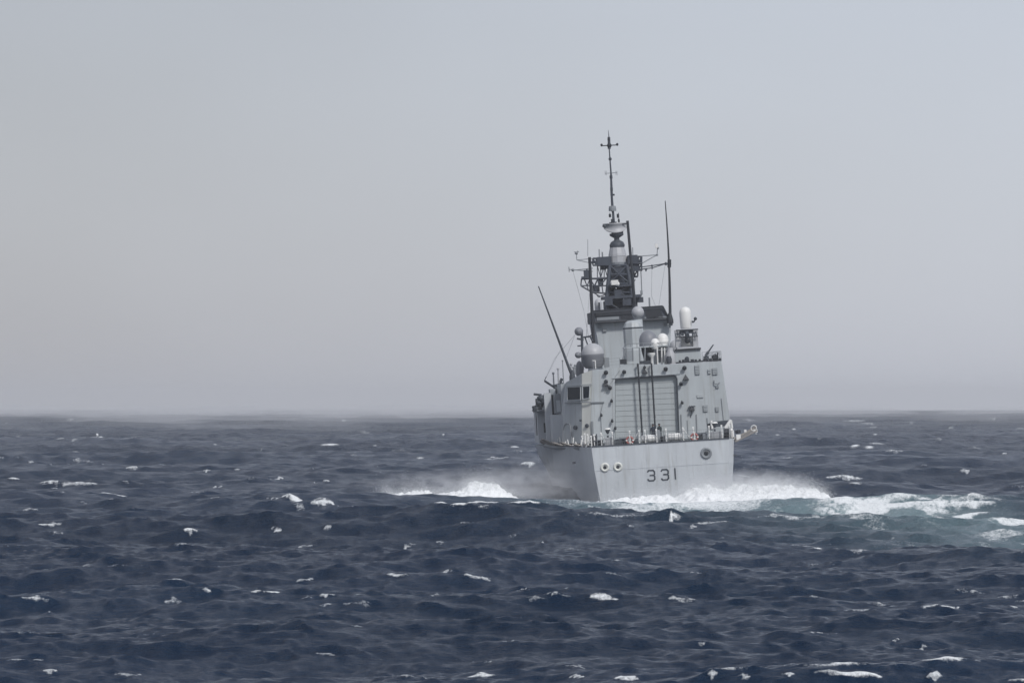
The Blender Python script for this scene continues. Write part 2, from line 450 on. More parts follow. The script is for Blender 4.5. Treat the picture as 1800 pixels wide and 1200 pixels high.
def foam_shader(t, L, scale=3.0):
    b = t.nodes.new('ShaderNodeBsdfPrincipled')
    b.inputs['Base Color'].default_value = (0.80, 0.83, 0.84, 1); b.inputs['Roughness'].default_value = 0.9
    b.inputs['Specular IOR Level'].default_value = 0.2
    tc = t.nodes.new('ShaderNodeTexCoord'); n = t.nodes.new('ShaderNodeTexNoise')
    n.inputs['Scale'].default_value = scale; n.inputs['Detail'].default_value = 5
    L.new(tc.outputs['Object'], n.inputs['Vector'])
    bp = t.nodes.new('ShaderNodeBump'); bp.inputs['Strength'].default_value = 0.8; bp.inputs['Distance'].default_value = 0.15
    L.new(n.outputs[0], bp.inputs['Height']); L.new(bp.outputs[0], b.inputs['Normal'])
    return b
ms = bpy.data.materials.new('sea_water'); ms.use_nodes = True
t = ms.node_tree; L = t.links; b = t.nodes['Principled BSDF']; mo = t.nodes['Material Output']
b.inputs['IOR'].default_value = 1.22; b.inputs['Specular Tint'].default_value = (0.6, 0.8, 1.0, 1)
def attr(n):
    a = t.nodes.new('ShaderNodeAttribute'); a.attribute_name = n; return a.outputs['Fac']
def mth(op, a, c=None, d=None, clamp=False):
    n = t.nodes.new('ShaderNodeMath'); n.operation = op; n.use_clamp = clamp
    for i, q in enumerate((a, c, d)):
        if q is None: continue
        if isinstance(q, (int, float)): n.inputs[i].default_value = q
        else: L.new(q, n.inputs[i])
    return n.outputs[0]
tc = t.nodes.new('ShaderNodeTexCoord')
def noise(scale, detail, sx=1, sy=1, sz=1, rough=0.55):
    mp = t.nodes.new('ShaderNodeMapping'); mp.inputs['Scale'].default_value = (sx, sy, sz)
    L.new(tc.outputs['Object'], mp.inputs[0])
    n = t.nodes.new('ShaderNodeTexNoise'); n.inputs['Scale'].default_value = scale; n.inputs['Detail'].default_value = detail
    n.inputs['Roughness'].default_value = rough
    L.new(mp.outputs[0], n.inputs['Vector']); return n.outputs[0]
# colour: deep navy, greener and milkier where air is mixed in
c1 = t.nodes.new('ShaderNodeMix'); c1.data_type = 'RGBA'
L.new(noise(0.03, 4), c1.inputs[0]); c1.inputs[6].default_value = (0.002, 0.013, 0.038, 1); c1.inputs[7].default_value = (0.004, 0.022, 0.054, 1)
c2 = t.nodes.new('ShaderNodeMix'); c2.data_type = 'RGBA'
L.new(mth('MULTIPLY', attr('air'), 0.85, clamp=True), c2.inputs[0]); L.new(c1.outputs[2], c2.inputs[6]); c2.inputs[7].default_value = (0.17, 0.255, 0.28, 1)
L.new(c2.outputs[2], b.inputs['Base Color'])
# roughness grows with distance, standing for ripples too small for the sheet
L.new(mth('ADD', mth('MULTIPLY', attr('range'), 0.25), mth('MULTIPLY_ADD', attr('gust'), 0.12, 0.12)), b.inputs['Roughness'])
bp = t.nodes.new('ShaderNodeBump'); bp.inputs['Distance'].default_value = 0.50
L.new(mth('MULTIPLY_ADD', attr('gust'), 1.0, 0.25, clamp=True), bp.inputs['Strength'])
L.new(mth('ADD', mth('ADD', mth('MULTIPLY', noise(1.3, 7, 0.6, 1.1, 1.0, 0.70), 1.1), mth('MULTIPLY', noise(5.5, 3, 0.6, 1.0, 1.0), 0.35)),
          mth('MULTIPLY', noise(0.45, 5, 1.0, 0.7, 1.0, 0.6), mth('MULTIPLY', attr('range'), 14.0))), bp.inputs['Height'])
L.new(bp.outputs[0], b.inputs['Normal'])
fs = foam_shader(t, L, 4.0)
fr = t.nodes.new('ShaderNodeMapRange'); fr.interpolation_type = 'SMOOTHSTEP'
fr.inputs['From Min'].default_value = 0.22; fr.inputs['From Max'].default_value = 0.88; fr.inputs['To Max'].default_value = 0.93
L.new(mth('ADD', attr('foam'), mth('MULTIPLY_ADD', noise(3.6, 8, 1.0, 0.6, 1.0, 0.78), 1.7, -0.85)), fr.inputs['Value'])
# thin film of old foam drawn out along the wind
film = t.nodes.new('ShaderNodeMapRange'); film.interpolation_type = 'SMOOTHSTEP'
film.inputs['From Min'].default_value = 0.66; film.inputs['From Max'].default_value = 0.86; film.inputs['To Max'].default_value = 0.10
L.new(noise(0.16, 7, 1.0, 0.33, 1.0, 0.66), film.inputs['Value'])
mxs = t.nodes.new('ShaderNodeMixShader')
L.new(mth('MAXIMUM', fr.outputs[0], film.outputs[0]), mxs.inputs[0])
L.new(b.outputs[0], mxs.inputs[1]); L.new(fs.outputs[0], mxs.inputs[2]); L.new(mxs.outputs[0], mo.inputs[0])
me.materials.append(ms)
sea = bpy.data.objects.new('sea', me); COL.objects.link(sea)
tag(sea, 'dark navy rough sea with scattered white breaking crests', None, None, 'structure')

# ------------------------------------------------------------------ churned white water round the stern
mf = bpy.data.materials.new('white_water'); mf.use_nodes = True
tf = mf.node_tree; fsh = foam_shader(tf, tf.links, 2.5)
tf.links.new(fsh.outputs[0], tf.nodes['Material Output'].inputs[0])
fsh.inputs['Base Color'].default_value = (0.86, 0.88, 0.89, 1)
def heap(name, tops, crest_d, front, back, label, res=0.12, seed=1, rough=1.0):
    """tops: (sight column, row) along the ridge at distance crest_d; front/back: how far it slopes off"""
    pts = [((px - 900) / F * crest_d, CAM_H - (py - HZ) * crest_d / F) for px, py in tops]
    xs_ = np.array([p[0] for p in pts]); zs_ = np.array([p[1] for p in pts])
    gx = np.arange(xs_[0] - 1, xs_[-1] + 1, res); gy = np.arange(crest_d - front * 1.4, crest_d + back * 1.4, res * 1.4)
    GX, GY = np.meshgrid(gx, gy)
    top = np.interp(GX, xs_, zs_, left=-0.6, right=-0.6)
    wander = (fbm(GX / 5, GX * 0, seed + 3, 3) - 0.5) * 3
    v = GY - crest_d + wander
    prof = np.where(v < 0, np.exp(-(v / front * 1.7) ** 2), np.exp(-(v / back * 1.7) ** 2))
    n1 = fbm(GX / 1.7, GY / 2.2, seed, 5); n2 = fbm(GX / 0.55, GY / 0.6, seed + 9, 3)
    lump = 1 - np.abs(2 * n1 - 1) * 1.1
    z = -0.35 + (top + 0.35) * prof * (0.72 + 0.42 * lump * rough) + (n2 - 0.5) * 0.55 * rough * prof + (np.abs(2 * fbm(GX / 0.9 + 4, GY / 1.0, seed + 44, 4) - 1) - 0.3) * -0.55 * rough * prof
    edge = fbm(GX / 3.0 + 9, GY / 3.5, seed + 20, 4)
    z -= sstep(0.45, 0.05, prof) * 1.1 * edge
    dxn = (fbm(GX / 0.9 + 50, GY / 0.9, seed + 31, 3) - 0.5) * 0.5
    C = np.stack([GX + dxn, GY + dxn[::-1] * 0.6, z], -1).reshape(-1, 3)
    ny, nx = GX.shape
    b0 = (np.arange(ny - 1)[:, None] * nx + np.arange(nx - 1)[None, :])
    q = np.stack([b0, b0 + 1, b0 + nx + 1, b0 + nx], -1).reshape(-1, 4)
    keep = C[q].max(axis=1)[:, 2] > -0.7
    q = q[keep]
    me = bpy.data.meshes.new(name); me.from_pydata(C.tolist(), [], q.tolist()); me.materials.append(mf)
    me.polygons.foreach_set('use_smooth', [True] * len(me.polygons))
    o = bpy.data.objects.new(name, me); COL.objects.link(o); tag(o, label, 'foam', None, 'stuff')
    return GX, GY, z
RIDGE = [(985, 892), (1010, 889), (1050, 885), (1085, 882), (1110, 879), (1140, 877), (1165, 874), (1190, 877), (1205, 868), (1222, 861), (1245, 860), (1268, 866), (1300, 859), (1340, 858), (1385, 860), (1425, 864), (1448, 870), (1462, 884), (1480, 896)]
h1 = heap('wake_foam', RIDGE, 488.0, 19.0, 6.0, 'white churned wash heaped up under the ship stern', seed=4)
RIDGE2 = [(640, 886), (660, 878), (680, 872), (700, 874), (720, 869), (735, 866), (755, 871), (780, 873), (798, 868), (815, 862), (824, 857), (834, 855), (846, 858), (862, 857), (880, 863), (895, 870), (912, 879), (925, 888)]
h2 = heap('bow_wash_foam', RIDGE2, 501.0, 6.0, 4.0, 'low white crest of spray breaking left of the ship', seed=14, rough=1.2)
RIDGE3 = [(1440, 890), (1490, 885), (1540, 882), (1600, 886), (1660, 884), (1700, 882), (1735, 884), (1765, 892)]
#h3 = heap('wash_streak_foam', RIDGE3, 498.0, 5.0, 4.0, 'thin broken foam line trailing to the right of the ship', seed=24, rough=1.3)

# flung droplets over the wash
def droplets(name, H, count, lift, seed, label, xr=None):
    rng = np.random.default_rng(seed); GX, GY, z = H
    w = np.clip(z - 0.1, 0, None).ravel() ** 1.3
    if xr: w = w * ((GX.ravel() > xr[0]) & (GX.ravel() < xr[1]))
    idx = rng.choice(len(w), count, p=w / w.sum())
    c = np.stack([GX.ravel()[idx], GY.ravel()[idx], z.ravel()[idx]], -1)
    c[:, 2] += rng.exponential(lift, count); c[:, 0] += rng.normal(0, 0.35, count) - 0.3 * (c[:, 2] - z.ravel()[idx]); c[:, 1] += rng.normal(0, 0.5, count)
    s = rng.uniform(0.007, 0.018, count) * (0.6 + 0.4 * rng.random(count))
    tet = np.array([(1, 1, 1), (-1, -1, 1), (-1, 1, -1), (1, -1, -1)], float)
    V = c[:, None, :] + tet[None] * s[:, None, None]
    q = np.array([(0, 1, 2), (0, 3, 1), (0, 2, 3), (1, 3, 2)])
    Fc = (np.arange(count)[:, None, None] * 4 + q[None]).reshape(-1, 3)
    me = bpy.data.meshes.new(name); me.vertices.add(count * 4); me.vertices.foreach_set('co', V.reshape(-1).astype(np.float32))
    me.loops.add(Fc.size); me.loops.foreach_set('vertex_index', Fc.ravel().astype(np.int32))
    me.polygons.add(len(Fc)); me.polygons.foreach_set('loop_start', np.arange(0, Fc.size, 3, dtype=np.int32))
    me.update(calc_edges=True); me.materials.append(mf)
    o = bpy.data.objects.new(name, me); COL.objects.link(o); tag(o, label, 'spray', None, 'stuff')
droplets('spray_droplets', h1, 50000, 0.30, 5, 'fine white drops flung up over the stern wash')
droplets('bow_spray_droplets', h2, 16000, 0.30, 6, 'fine white drops over the low crest left of the ship')

# ------------------------------------------------------------------ mist: soft clouds of spray
def mist(name, loc, size, dens, label, seed=0, scale=0.75, top=1.0):
    m = bpy.data.materials.new(name); m.use_nodes = True
    t = m.node_tree; L = t.links
    for n in list(t.nodes):
        if n.type == 'BSDF_PRINCIPLED': t.nodes.remove(n)
    mo = t.nodes['Material Output']
    pv = t.nodes.new('ShaderNodeVolumePrincipled'); pv.inputs['Color'].default_value = (0.97, 0.98, 1.0, 1)
    pv.inputs['Anisotropy'].default_value = 0.2
    tc = t.nodes.new('ShaderNodeTexCoord')
    n1 = t.nodes.new('ShaderNodeTexNoise'); n1.inputs['Scale'].default_value = 1.0; n1.inputs['Detail'].default_value = 6; n1.inputs['Roughness'].default_value = 0.62
    mp = t.nodes.new('ShaderNodeMapping'); mp.inputs['Location'].default_value = (seed, seed, seed); mp.inputs['Scale'].default_value = (scale, scale, scale * 1.7)
    L.new(tc.outputs['Object'], mp.inputs[0]); L.new(mp.outputs[0], n1.inputs['Vector'])
    sc_ = t.nodes.new('ShaderNodeMapping'); sc_.inputs['Scale'].default_value = (2 / size[0], 2 / size[1], 2 / size[2])
    L.new(tc.outputs['Object'], sc_.inputs[0])
    ln = t.nodes.new('ShaderNodeVectorMath'); ln.operation = 'LENGTH'; L.new(sc_.outputs[0], ln.inputs[0])
    fo = t.nodes.new('ShaderNodeMapRange'); fo.interpolation_type = 'SMOOTHSTEP'
    fo.inputs['From Min'].default_value = 1.0; fo.inputs['From Max'].default_value = 0.15
    L.new(ln.outputs['Value'], fo.inputs['Value'])
    nr_ = t.nodes.new('ShaderNodeMapRange'); nr_.interpolation_type = 'SMOOTHSTEP'
    nr_.inputs['From Min'].default_value = 0.36; nr_.inputs['From Max'].default_value = 0.70
    L.new(n1.outputs[0], nr_.inputs['Value'])
    m1 = t.nodes.new('ShaderNodeMath'); m1.operation = 'MULTIPLY'; L.new(fo.outputs[0], m1.inputs[0]); L.new(nr_.outputs[0], m1.inputs[1])
    m2 = t.nodes.new('ShaderNodeMath'); m2.operation = 'MULTIPLY'; L.new(m1.outputs[0], m2.inputs[0]); m2.inputs[1].default_value = dens
    L.new(m2.outputs[0], pv.inputs['Density']); L.new(pv.outputs[0], mo.inputs['Volume'])
    b = MB(); b.box((0, 0, 0), size)
    o = b.build(name, m); o.location = loc; tag(o, label, 'mist', None, 'stuff')
    return o
mist('spray_mist', (21.6, 491, 1.3), (17, 12, 4.6), 0.75, 'bright mist blown off the wash right of the stern', 3)
mist('spray_mist', (12.5, 489.5, 0.7), (15, 9, 3.0), 0.13, 'thin mist over the foam under the transom', 5)
mist('spray_mist', (-3.0, 503, 1.2), (30, 10, 4.8), 0.42, 'pale mist over the breaking crest left of the ship', 7)
mist('spray_mist', (1.5, 505, 1.6), (17, 12, 7.0), 0.20, 'grey mist drifting along the port side of the hull', 9)

# banks of spindrift hanging low over the far sea, softening the horizon
md_ = bpy.data.materials.new('spindrift'); md_.use_nodes = True
for nn_ in list(md_.node_tree.nodes):
    if nn_.type == 'BSDF_PRINCIPLED': md_.node_tree.nodes.remove(nn_)
pd_ = md_.node_tree.nodes.new('ShaderNodeVolumePrincipled'); pd_.inputs['Density'].default_value = 0.0017; pd_.inputs['Color'].default_value = (0.97, 0.98, 1, 1)
md_.node_tree.links.new(pd_.outputs[0], md_.node_tree.nodes['Material Output'].inputs['Volume'])
b = MB(); rs = random.Random(12)
for k in range(46):
    d_ = rs.uniform(1600, 6500); px = rs.choice([rs.uniform(-60, 1000), rs.uniform(-60, 1000), rs.uniform(200, 900), rs.uniform(900, 1860)])
    hgt = CAM_H + rs.uniform(-5, 5) * d_ / F; wd = d_ * rs.uniform(80, 230) / F
    cx = (px - 900) / F * d_; pr = [(max(.01, math.sin(math.pi * j / 8)), -math.cos(math.pi * j / 8)) for j in range(9)]
    vs_ = []
    for (rr2, z2) in pr:
        for i in range(20):
            a2 = 2 * math.pi * i / 20; vs_.append((cx + math.cos(a2) * rr2 * wd, d_ + math.sin(a2) * rr2 * wd * 1.6, z2 * hgt))
    b.add(vs_, [(j * 20 + i, j * 20 + (i + 1) % 20, (j + 1) * 20 + (i + 1) % 20, (j + 1) * 20 + i) for j in range(8) for i in range(20)])
o = b.build('spindrift', md_); tag(o, 'low banks of wind-blown spray along the horizon', 'spray', None, 'stuff')

# haze
bh = MB(); bh.box((0, 0, 18.0), (21200, 21200, 46.0))
mh = bpy.data.materials.new('haze'); mh.use_nodes = True
t = mh.node_tree
for n in list(t.nodes):
    if n.type == 'BSDF_PRINCIPLED': t.nodes.remove(n)
pv = t.nodes.new('ShaderNodeVolumePrincipled'); pv.inputs['Density'].default_value = 0.00013
pv.inputs['Color'].default_value = (0.97, 0.98, 1.0, 1)
t.links.new(pv.outputs[0], t.nodes['Material Output'].inputs['Volume'])
hz = bh.build('haze', mh); tag(hz, 'thin pale sea haze', None, None, 'stuff')

# ================================================================== SHIP
ship = empty('frigate')
ship.matrix_world = SHIP
tag(ship, 'grey warship seen from astern with hull number on its transom and a tall lattice mast', 'warship')
DZ = 5.55                     # flight deck height

# ---- hull: stations (y, half breadth at deck, at knuckle, at waterline, at bottom, deck height)
ST = [(0.0, 6.62, 6.45, 6.02, 5.2, DZ), (9, 7.25, 7.1, 6.75, 6.0, DZ), (20, 7.9, 7.8, 7.4, 6.8, DZ), (30, 8.25, 8.15, 7.75, 7.2, DZ),
      (45, 8.45, 8.35, 7.95, 7.4, DZ), (60, 8.5, 8.4, 7.9, 7.3, DZ + .1), (75, 8.4, 8.1, 7.5, 6.6, DZ + .4), (90, 7.7, 7.1, 6.2, 5.0, DZ + 1.0),
      (105, 6.2, 5.2, 4.0, 2.8, DZ + 1.8), (120, 3.8, 2.6, 1.5, 0.8, DZ + 2.7), (133, 0.35, 0.2, 0.12, 0.05, DZ + 3.6)]
def section(s, k):
    y, a, b, c, d, z = s
    rk = 0.35 if y == 0 else 0        # the transom leans out a little at the top
    return [(k * a, y - rk, z), (k * b, y - rk * .6, z - 2.2), (k * c, y, 0.0), (k * (c - .12), y, -3.0)]
hb = MB(); vs = []; fs = []
for s in ST:
    if s[0] == 0:                     # starboard quarter is cut off at an angle
        q = section(s, 1); q = [(x - .45, y - .0, z) for x, y, z in q]
        vs += section(s, -1) + q[::-1]
        q = section((0.0,) + s[1:], 1); q2 = [(x + 0.02, .40, z) for x, y, z in q]
        p2 = [(x - 0.03, .40, z) for i, (x, y, z) in enumerate(section(s, -1))]
        vs += p2 + q2[::-1]
    else:
        vs += section(s, -1) + section(s, 1)[::-1]
n = 8
rows_ = len(vs) // n
fs += [(0, 1, 6, 7), (1, 2, 5, 6), (2, 3, 4, 5)]
for i in range(rows_ - 1):
    for j in range(n - 1):
        if j == 3: continue
        fs.append((i * n + j, i * n + j + 1, (i + 1) * n + j + 1, (i + 1) * n + j))
fs.append(tuple(range((rows_ - 1) * n, rows_ * n)))
hb.add(vs, fs); hull = hb.build('hull', M['hull'], ship)
# decks
db = MB(); dv = []
for i in range(rows_):
    a = vs[i * n]; b = vs[i * n + 7]
    dv += [(a[0] + .02, a[1], a[2] - .01), (b[0] - .02, b[1], b[2] - .01)]
db.add(dv, [(2 * i, 2 * i + 1, 2 * i + 3, 2 * i + 2) for i in range(rows_ - 1)])
db.build('deck', M['deck'], ship)
# dark deck edge strip across the stern and along the sides
def yt(z): return -0.35 * max(0, min(1, (z - 0) / DZ)) if z > 3.3 else -0.21 * z / 3.35
e = MB(); e.box((-0.22, -0.30, DZ + .05), (12.75, .22, .11))
e.build('deck_edge', M['dark'], ship)
for k in (-1, 1):
    b_ = MB()
    for i in range(1, 6):
        a = Vector(vs[i * n + (0 if k < 0 else 7)]); c = Vector(vs[(i + 1) * n + (0 if k < 0 else 7)])
        b_.bar(a + Vector((0, 0, .05)), c + Vector((0, 0, .05)), .07, 4)
    b_.build('deck_edge', M['dark'], ship)
# plate seams, standing proud as weld lines
b_ = MB()
for x_ in (-4.3, -1.6, 1.2, 3.9):
    w_ = MB(); w_.bar((x_, -.36, DZ - .1), (x_, -.05, 0.4), .012, 4); w_.build('weld_seam', M['hull'], ship)
b_.bar((-6.4, -.235, 3.35), (6.05, -.235, 3.35), .012, 4)
b_.build('weld_seam', M['hull'], ship)
# overhanging boat-deck sponson on the port side
b_ = MB(); s0, s1 = P(948, 782, 47), P(968, 782, 47)
b_.add([(s0.x, 46, DZ), (-8.4, 45, DZ), (-8.2, 46, DZ - 3.4), (s0.x, 58, DZ), (-8.4, 60, DZ), (-8.2, 58, DZ - 3.4), (s0.x + .25, 46.5, DZ - 1.2), (s0.x + .25, 57, DZ - 1.2)],
       [(0, 1, 2, 6), (3, 7, 5, 4), (0, 6, 7, 3), (6, 2, 5, 7), (0, 3, 4, 1)])
b_.build('sponson', M['hull'], ship)

def on_transom(px, py):
    p = P(px, py, 0.0); z = p.z
    y = -0.35 + (DZ - z) / 2.2 * .14 if z > 3.35 else -0.21 * (z / 3.35)
    return Vector((p.x, y, z))
NRM = Vector((0, -1, -.06)).normalized()
# fairleads
for (px, py, R, r, m1) in ((1063, 821, .32, .11, 'pale'), (1086, 820, .32, .11, 'pale'), (1241, 796, .42, .12, 'mid')):
    c = on_transom(px, py) + NRM * .03
    b_ = MB(); b_.torus(c, R, r, NRM, 24, 8); b_.lathe(c + NRM * .0, [(R, -.03), (R, .03)], 24, NRM)
    f = b_.build('fairlead', M[m1], ship)
    b_ = MB(); b_.lathe(c, [(R * .52, .0), (R * .52, .05), (R * .2, .06)], 20, NRM); b_.build('fairlead_throat', M['black'], f)
for (px, py) in ((1009, 813), (1037, 827), (1292, 800)):
    c = P(px, py, 5 if px < 1050 else .5)
    b_ = MB(); b_.box((c.x, c.y, c.z), (.3, .25, .18)); b_.build('scupper', M['dark'], ship)

# hull number, painted on plates standing 12 mm off the transom
def glyph(px0, px1, pyt0, pyb0, kind):
    A = on_transom(px0, pyt0); B = on_transom(px1, pyt0 - (px1 - px0) * .06); D = on_transom(px0 + 1.2, pyb0)
    u = (B - A); v = (D - A); b = MB(); w = .062
    def st(p, q):
        p3 = A + u * p[0] + v * p[1] + NRM * .03; q3 = A + u * q[0] + v * q[1] + NRM * .03
        d = (q3 - p3).normalized(); s = d.cross(NRM).normalized() * w; p3 = p3 - d * w * .8; q3 = q3 + d * w * .8
        b.prism([p3 - s, q3 - s, q3 + s, p3 + s], NRM * .012)
    if kind == '3':
        pts = [(0.02, .12), (.15, 0), (.8, 0), (1, .14), (1, .38), (.85, .48), (.35, .48)]
        pt2 = [(.85, .48), (1, .60), (1, .86), (.8, 1), (.15, 1), (0, .88)]
        for q in (pts, pt2):
            for i in range(len(q) - 1): st(q[i], q[i + 1])
    else:
        st((0, 0), (0, 1))
    b.build('hull_number', M['dark'], ship)
glyph(1138, 1150, 826.5, 844.5, '3'); glyph(1162, 1174, 825, 843, '3'); glyph(1186, 1198, 823, 841, '1')

# ---- hangar block
HY = 27.0
def q(px, py, y=HY): return P(px, py, y)
def wall(poly, th=.25, back=(0, 1, 0), name='hangar_wall', m='grey', parent=None):
    b = MB(); b.prism(poly, Vector(back) * th); return b.build(name, M[m], parent or ship)
b_ = MB()
DT = (665.5, 660.5)      # door opening top rows
b_.prism([q(1038, 779), q(1041, 650), q(1081, 646.8), q(1081, 778)], (0, .5, 0))
b_.prism([q(1193.5, 778), q(1188.5, 639.6), q(1268, 634.5), q(1276, 688), q(1289, 777)], (0, .5, 0))
b_.prism([q(1081.0, 666), q(1081.0, 646.8), q(1188.5, 639.6), q(1189.2, 660)], (0, .5, 0))
hw_ = b_.build('hangar_wall', M['grey'], ship)
# pale chamfered corner, port wall with the control-room windows, roof and starboard side
ch0, ch1 = HY + .02, 27.65
TL, BL = q(1041, 650), q(1038, 779)
CT, CB = P(1023, 656.5, ch1), P(1023, 779, ch1)
wall([BL + Vector((-.02, .02, 0)), TL + Vector((-.02, .02, 0)), CT, CB], .2, (.4, .9, 0), 'corner_panel', 'pale')
WT, WB = P(994.5, 672, 30.2), P(991, 779, 30.2)
wall([CB + Vector((-.02, .02, 0)), CT + Vector((-.02, .02, 0)), WT, WB], .2, (.8, .5, 0))
zt = lambda p: Vector((p[0], p[1], p[2]))
roof = MB()
tr = q(1268, 634.5)
roof.add([zt(WT), zt(CT), zt(TL), zt(tr), (tr.x - .3, 46, tr.z - .1), (WT.x + .6, 46, WT.z - .1), (WT.x, 31, WT.z - .3), (tr.x, HY, tr.z - .3), (TL.x, HY, TL.z - .3)],
         [(0, 1, 5), (1, 2, 5), (2, 3, 4, 5)])
roof.build('hangar_roof', M['deck'], ship)
sb = MB(); p1, p2, p3 = q(1268, 634.5), q(1276, 688), q(1289, 777)
sb.add([p1, p2, p3, (p3.x, 46, p3.z), (p2.x, 46, p2.z), (p1.x - .3, 46, p1.z - .1)], [(0, 1, 4, 5), (1, 2, 3, 4)])
sb.add([(p1.x - .3, 46, p1.z - .1), (p2.x, 46, p2.z), (p3.x, 46, p3.z), (-p3.x, 46, p3.z), (WT.x + .6, 46, WT.z - .1)], [(0, 1, 2, 3, 4)])
sb.add([WT, WB, (WB.x, 46, WB.z), (WT.x + .6, 46, WT.z - .1)], [(0, 1, 2, 3)])
sb.build('hangar_side', M['grey'], ship)
# windows
def onseg(px, py, A, Bp, off=.03):
    """point of the sloping wall through A and Bp met by a sight line"""
    C_ = WB if A is WT else BL
    nn = (Bp - A).cross(C_ - A).normalized()
    if nn.y > 0: nn = -nn
    p0, p9 = P(px, py, 20), P(px, py, 40); d = p9 - p0
    t_ = (A - p0).dot(nn) / d.dot(nn)
    return p0 + d * t_ + nn * off
def pane(c, A, B, name, m, th=.05, parent=None, inset=0):
    ps = [onseg(px, py, A, B) for px, py in c]
    nn = (ps[1] - ps[0]).cross(ps[3] - ps[0]).normalized()
    if nn.y > 0: nn = -nn
    b = MB(); b.prism(ps, nn * th); return b.build(name, M[m], parent or ship), nn
for (cor, A, B, lab) in (([(998.5, 703.5), (998.5, 680.5), (1021.5, 679), (1021.5, 702.5)], WT, CT, None),
                         ([(1025, 701.5), (1024.5, 679), (1037.5, 678), (1036.5, 699.5)], CT, TL, None)):
    w_, nn = pane(cor, A, B, 'window', 'glass', .04)
    ps = [onseg(px, py, A, B, .06) for px, py in cor]
    fb = MB()
    for i in range(4): fb.bar(ps[i], ps[(i + 1) % 4], .06, 4)
    fb.build('window_frame', M['grey'], w_)
b_ = MB(); b_.path([onseg(995, 708, WT, CT, .12), onseg(1023, 706.5, WT, CT, .12), onseg(1040, 707, CT, TL, .12), q(1062, 706.3) + Vector((0, -.1, 0))], .07, 4)
b_.build('ledge', M['mid'], ship)
b_ = MB(); b_.path([onseg(996, 679, WT, CT, .1), onseg(1022.5, 676.5, WT, CT, .1), onseg(1041, 675, CT, TL, .1)], .06, 4)
b_.build('window_visor', M['grey'], ship)
# arched door in the port wall
b_ = MB(); arch = [(989.5, 779), (990, 757), (992, 748), (996, 744), (1001, 745), (1003.5, 750), (1004.5, 760), (1005, 778)]
b_.path([onseg(px, py, WT, CT, .03) for px, py in arch], .055, 4); b_.build('door_frame', M['mid'], ship)
for (px, py, r, A, B) in ((1012, 751, .22, WT, CT), (1032, 748, .2, CT, TL), (1021, 738.5, .11, WT, CT)):
    c = onseg(px, py, A, B, .05); b_ = MB(); b_.lathe(c, [(r, -.1), (r, .05), (r * .7, .09)], 14, (-.5, -1, 0))
    b_.build('porthole', M['dark'], ship)

# hangar door: slats in a recess
DY = HY + .34
door = MB()
dl0, dr0, drb, dlb = P(1081, 666, DY + .12), P(1189.3, 660, DY + .12), P(1194, 778, DY + .12), P(1081, 779, DY + .12)
door.prism([dlb, dl0, dr0, drb], (0, .08, 0))
dr = door.build('hangar_door', M['slat'], ship)
NS = 12
for i in range(NS):
    a, b2 = i / NS, (i + 1) / NS - .0
    yl0 = 667.5 + (778 - 667.5) * a; yl1 = 667.5 + (778 - 667.5) * b2 - .38
    yr0 = 661.5 + (776 - 661.5) * a; yr1 = 661.5 + (776 - 661.5) * b2 - .38
    xr0 = 1189.0 + 4.4 * a; xr1 = 1189.0 + 4.4 * b2
    c0 = [P(1081.8, yl1, DY), P(1081.8, yl0, DY), P(xr0 - .6, yr0, DY), P(xr1 - .6, yr1, DY)]
    b_ = MB(); b_.prism([c0[0], c0[1] + Vector((0, .03, 0)), c0[2] + Vector((0, .03, 0)), c0[3]], (0, .07, 0)); b_.build('slat', M['slat'], dr)
b_ = MB()
FY = HY - .05
b_.path([P(1081.5, 672, FY), P(1083, 668, FY), P(1087, 666, FY), P(1140, 662.5, FY), P(1183, 659.6, FY), P(1187.5, 660.5, FY), P(1189.8, 665, FY), P(1191.2, 700, FY), P(1193.6, 765, FY)], .065, 6)
b_.build('door_frame', M['dark'], ship)  # dark along top and right: the opening's shadow put into the frame colour
b_ = MB(); b_.prism([P(1077, 779, HY - .03), P(1077.4, 667, HY - .03), P(1080.6, 667, HY - .03), P(1080.6, 779, HY - .03)], (0, .05, 0)); b_.build('door_frame', M['grey'], ship)
b_ = MB(); b_.path([P(1076, 664.5, HY - .06), P(1120, 661.2, HY - .06), P(1196, 656.5, HY - .06)], .05, 4); b_.build('door_header', M['grey'], ship)
# two tall dark guide rails hanging in front of the door
for a, c in (((1121.3, 640), (1129, 766)), ((1145, 639), (1152.3, 764))):
    b_ = MB(); A = P(*a, HY - .45); Bq = P(*c, HY - .45); b_.bar(A, Bq, .085, 8)
    for k in range(9):
        pp = A.lerp(Bq, k / 8.0); b_.box(pp, (.24, .12, .06))
    b_.bar(A, A + Vector((0, .8, .05)), .06, 6)
    b_.build('guide_rail', M['black'], ship)
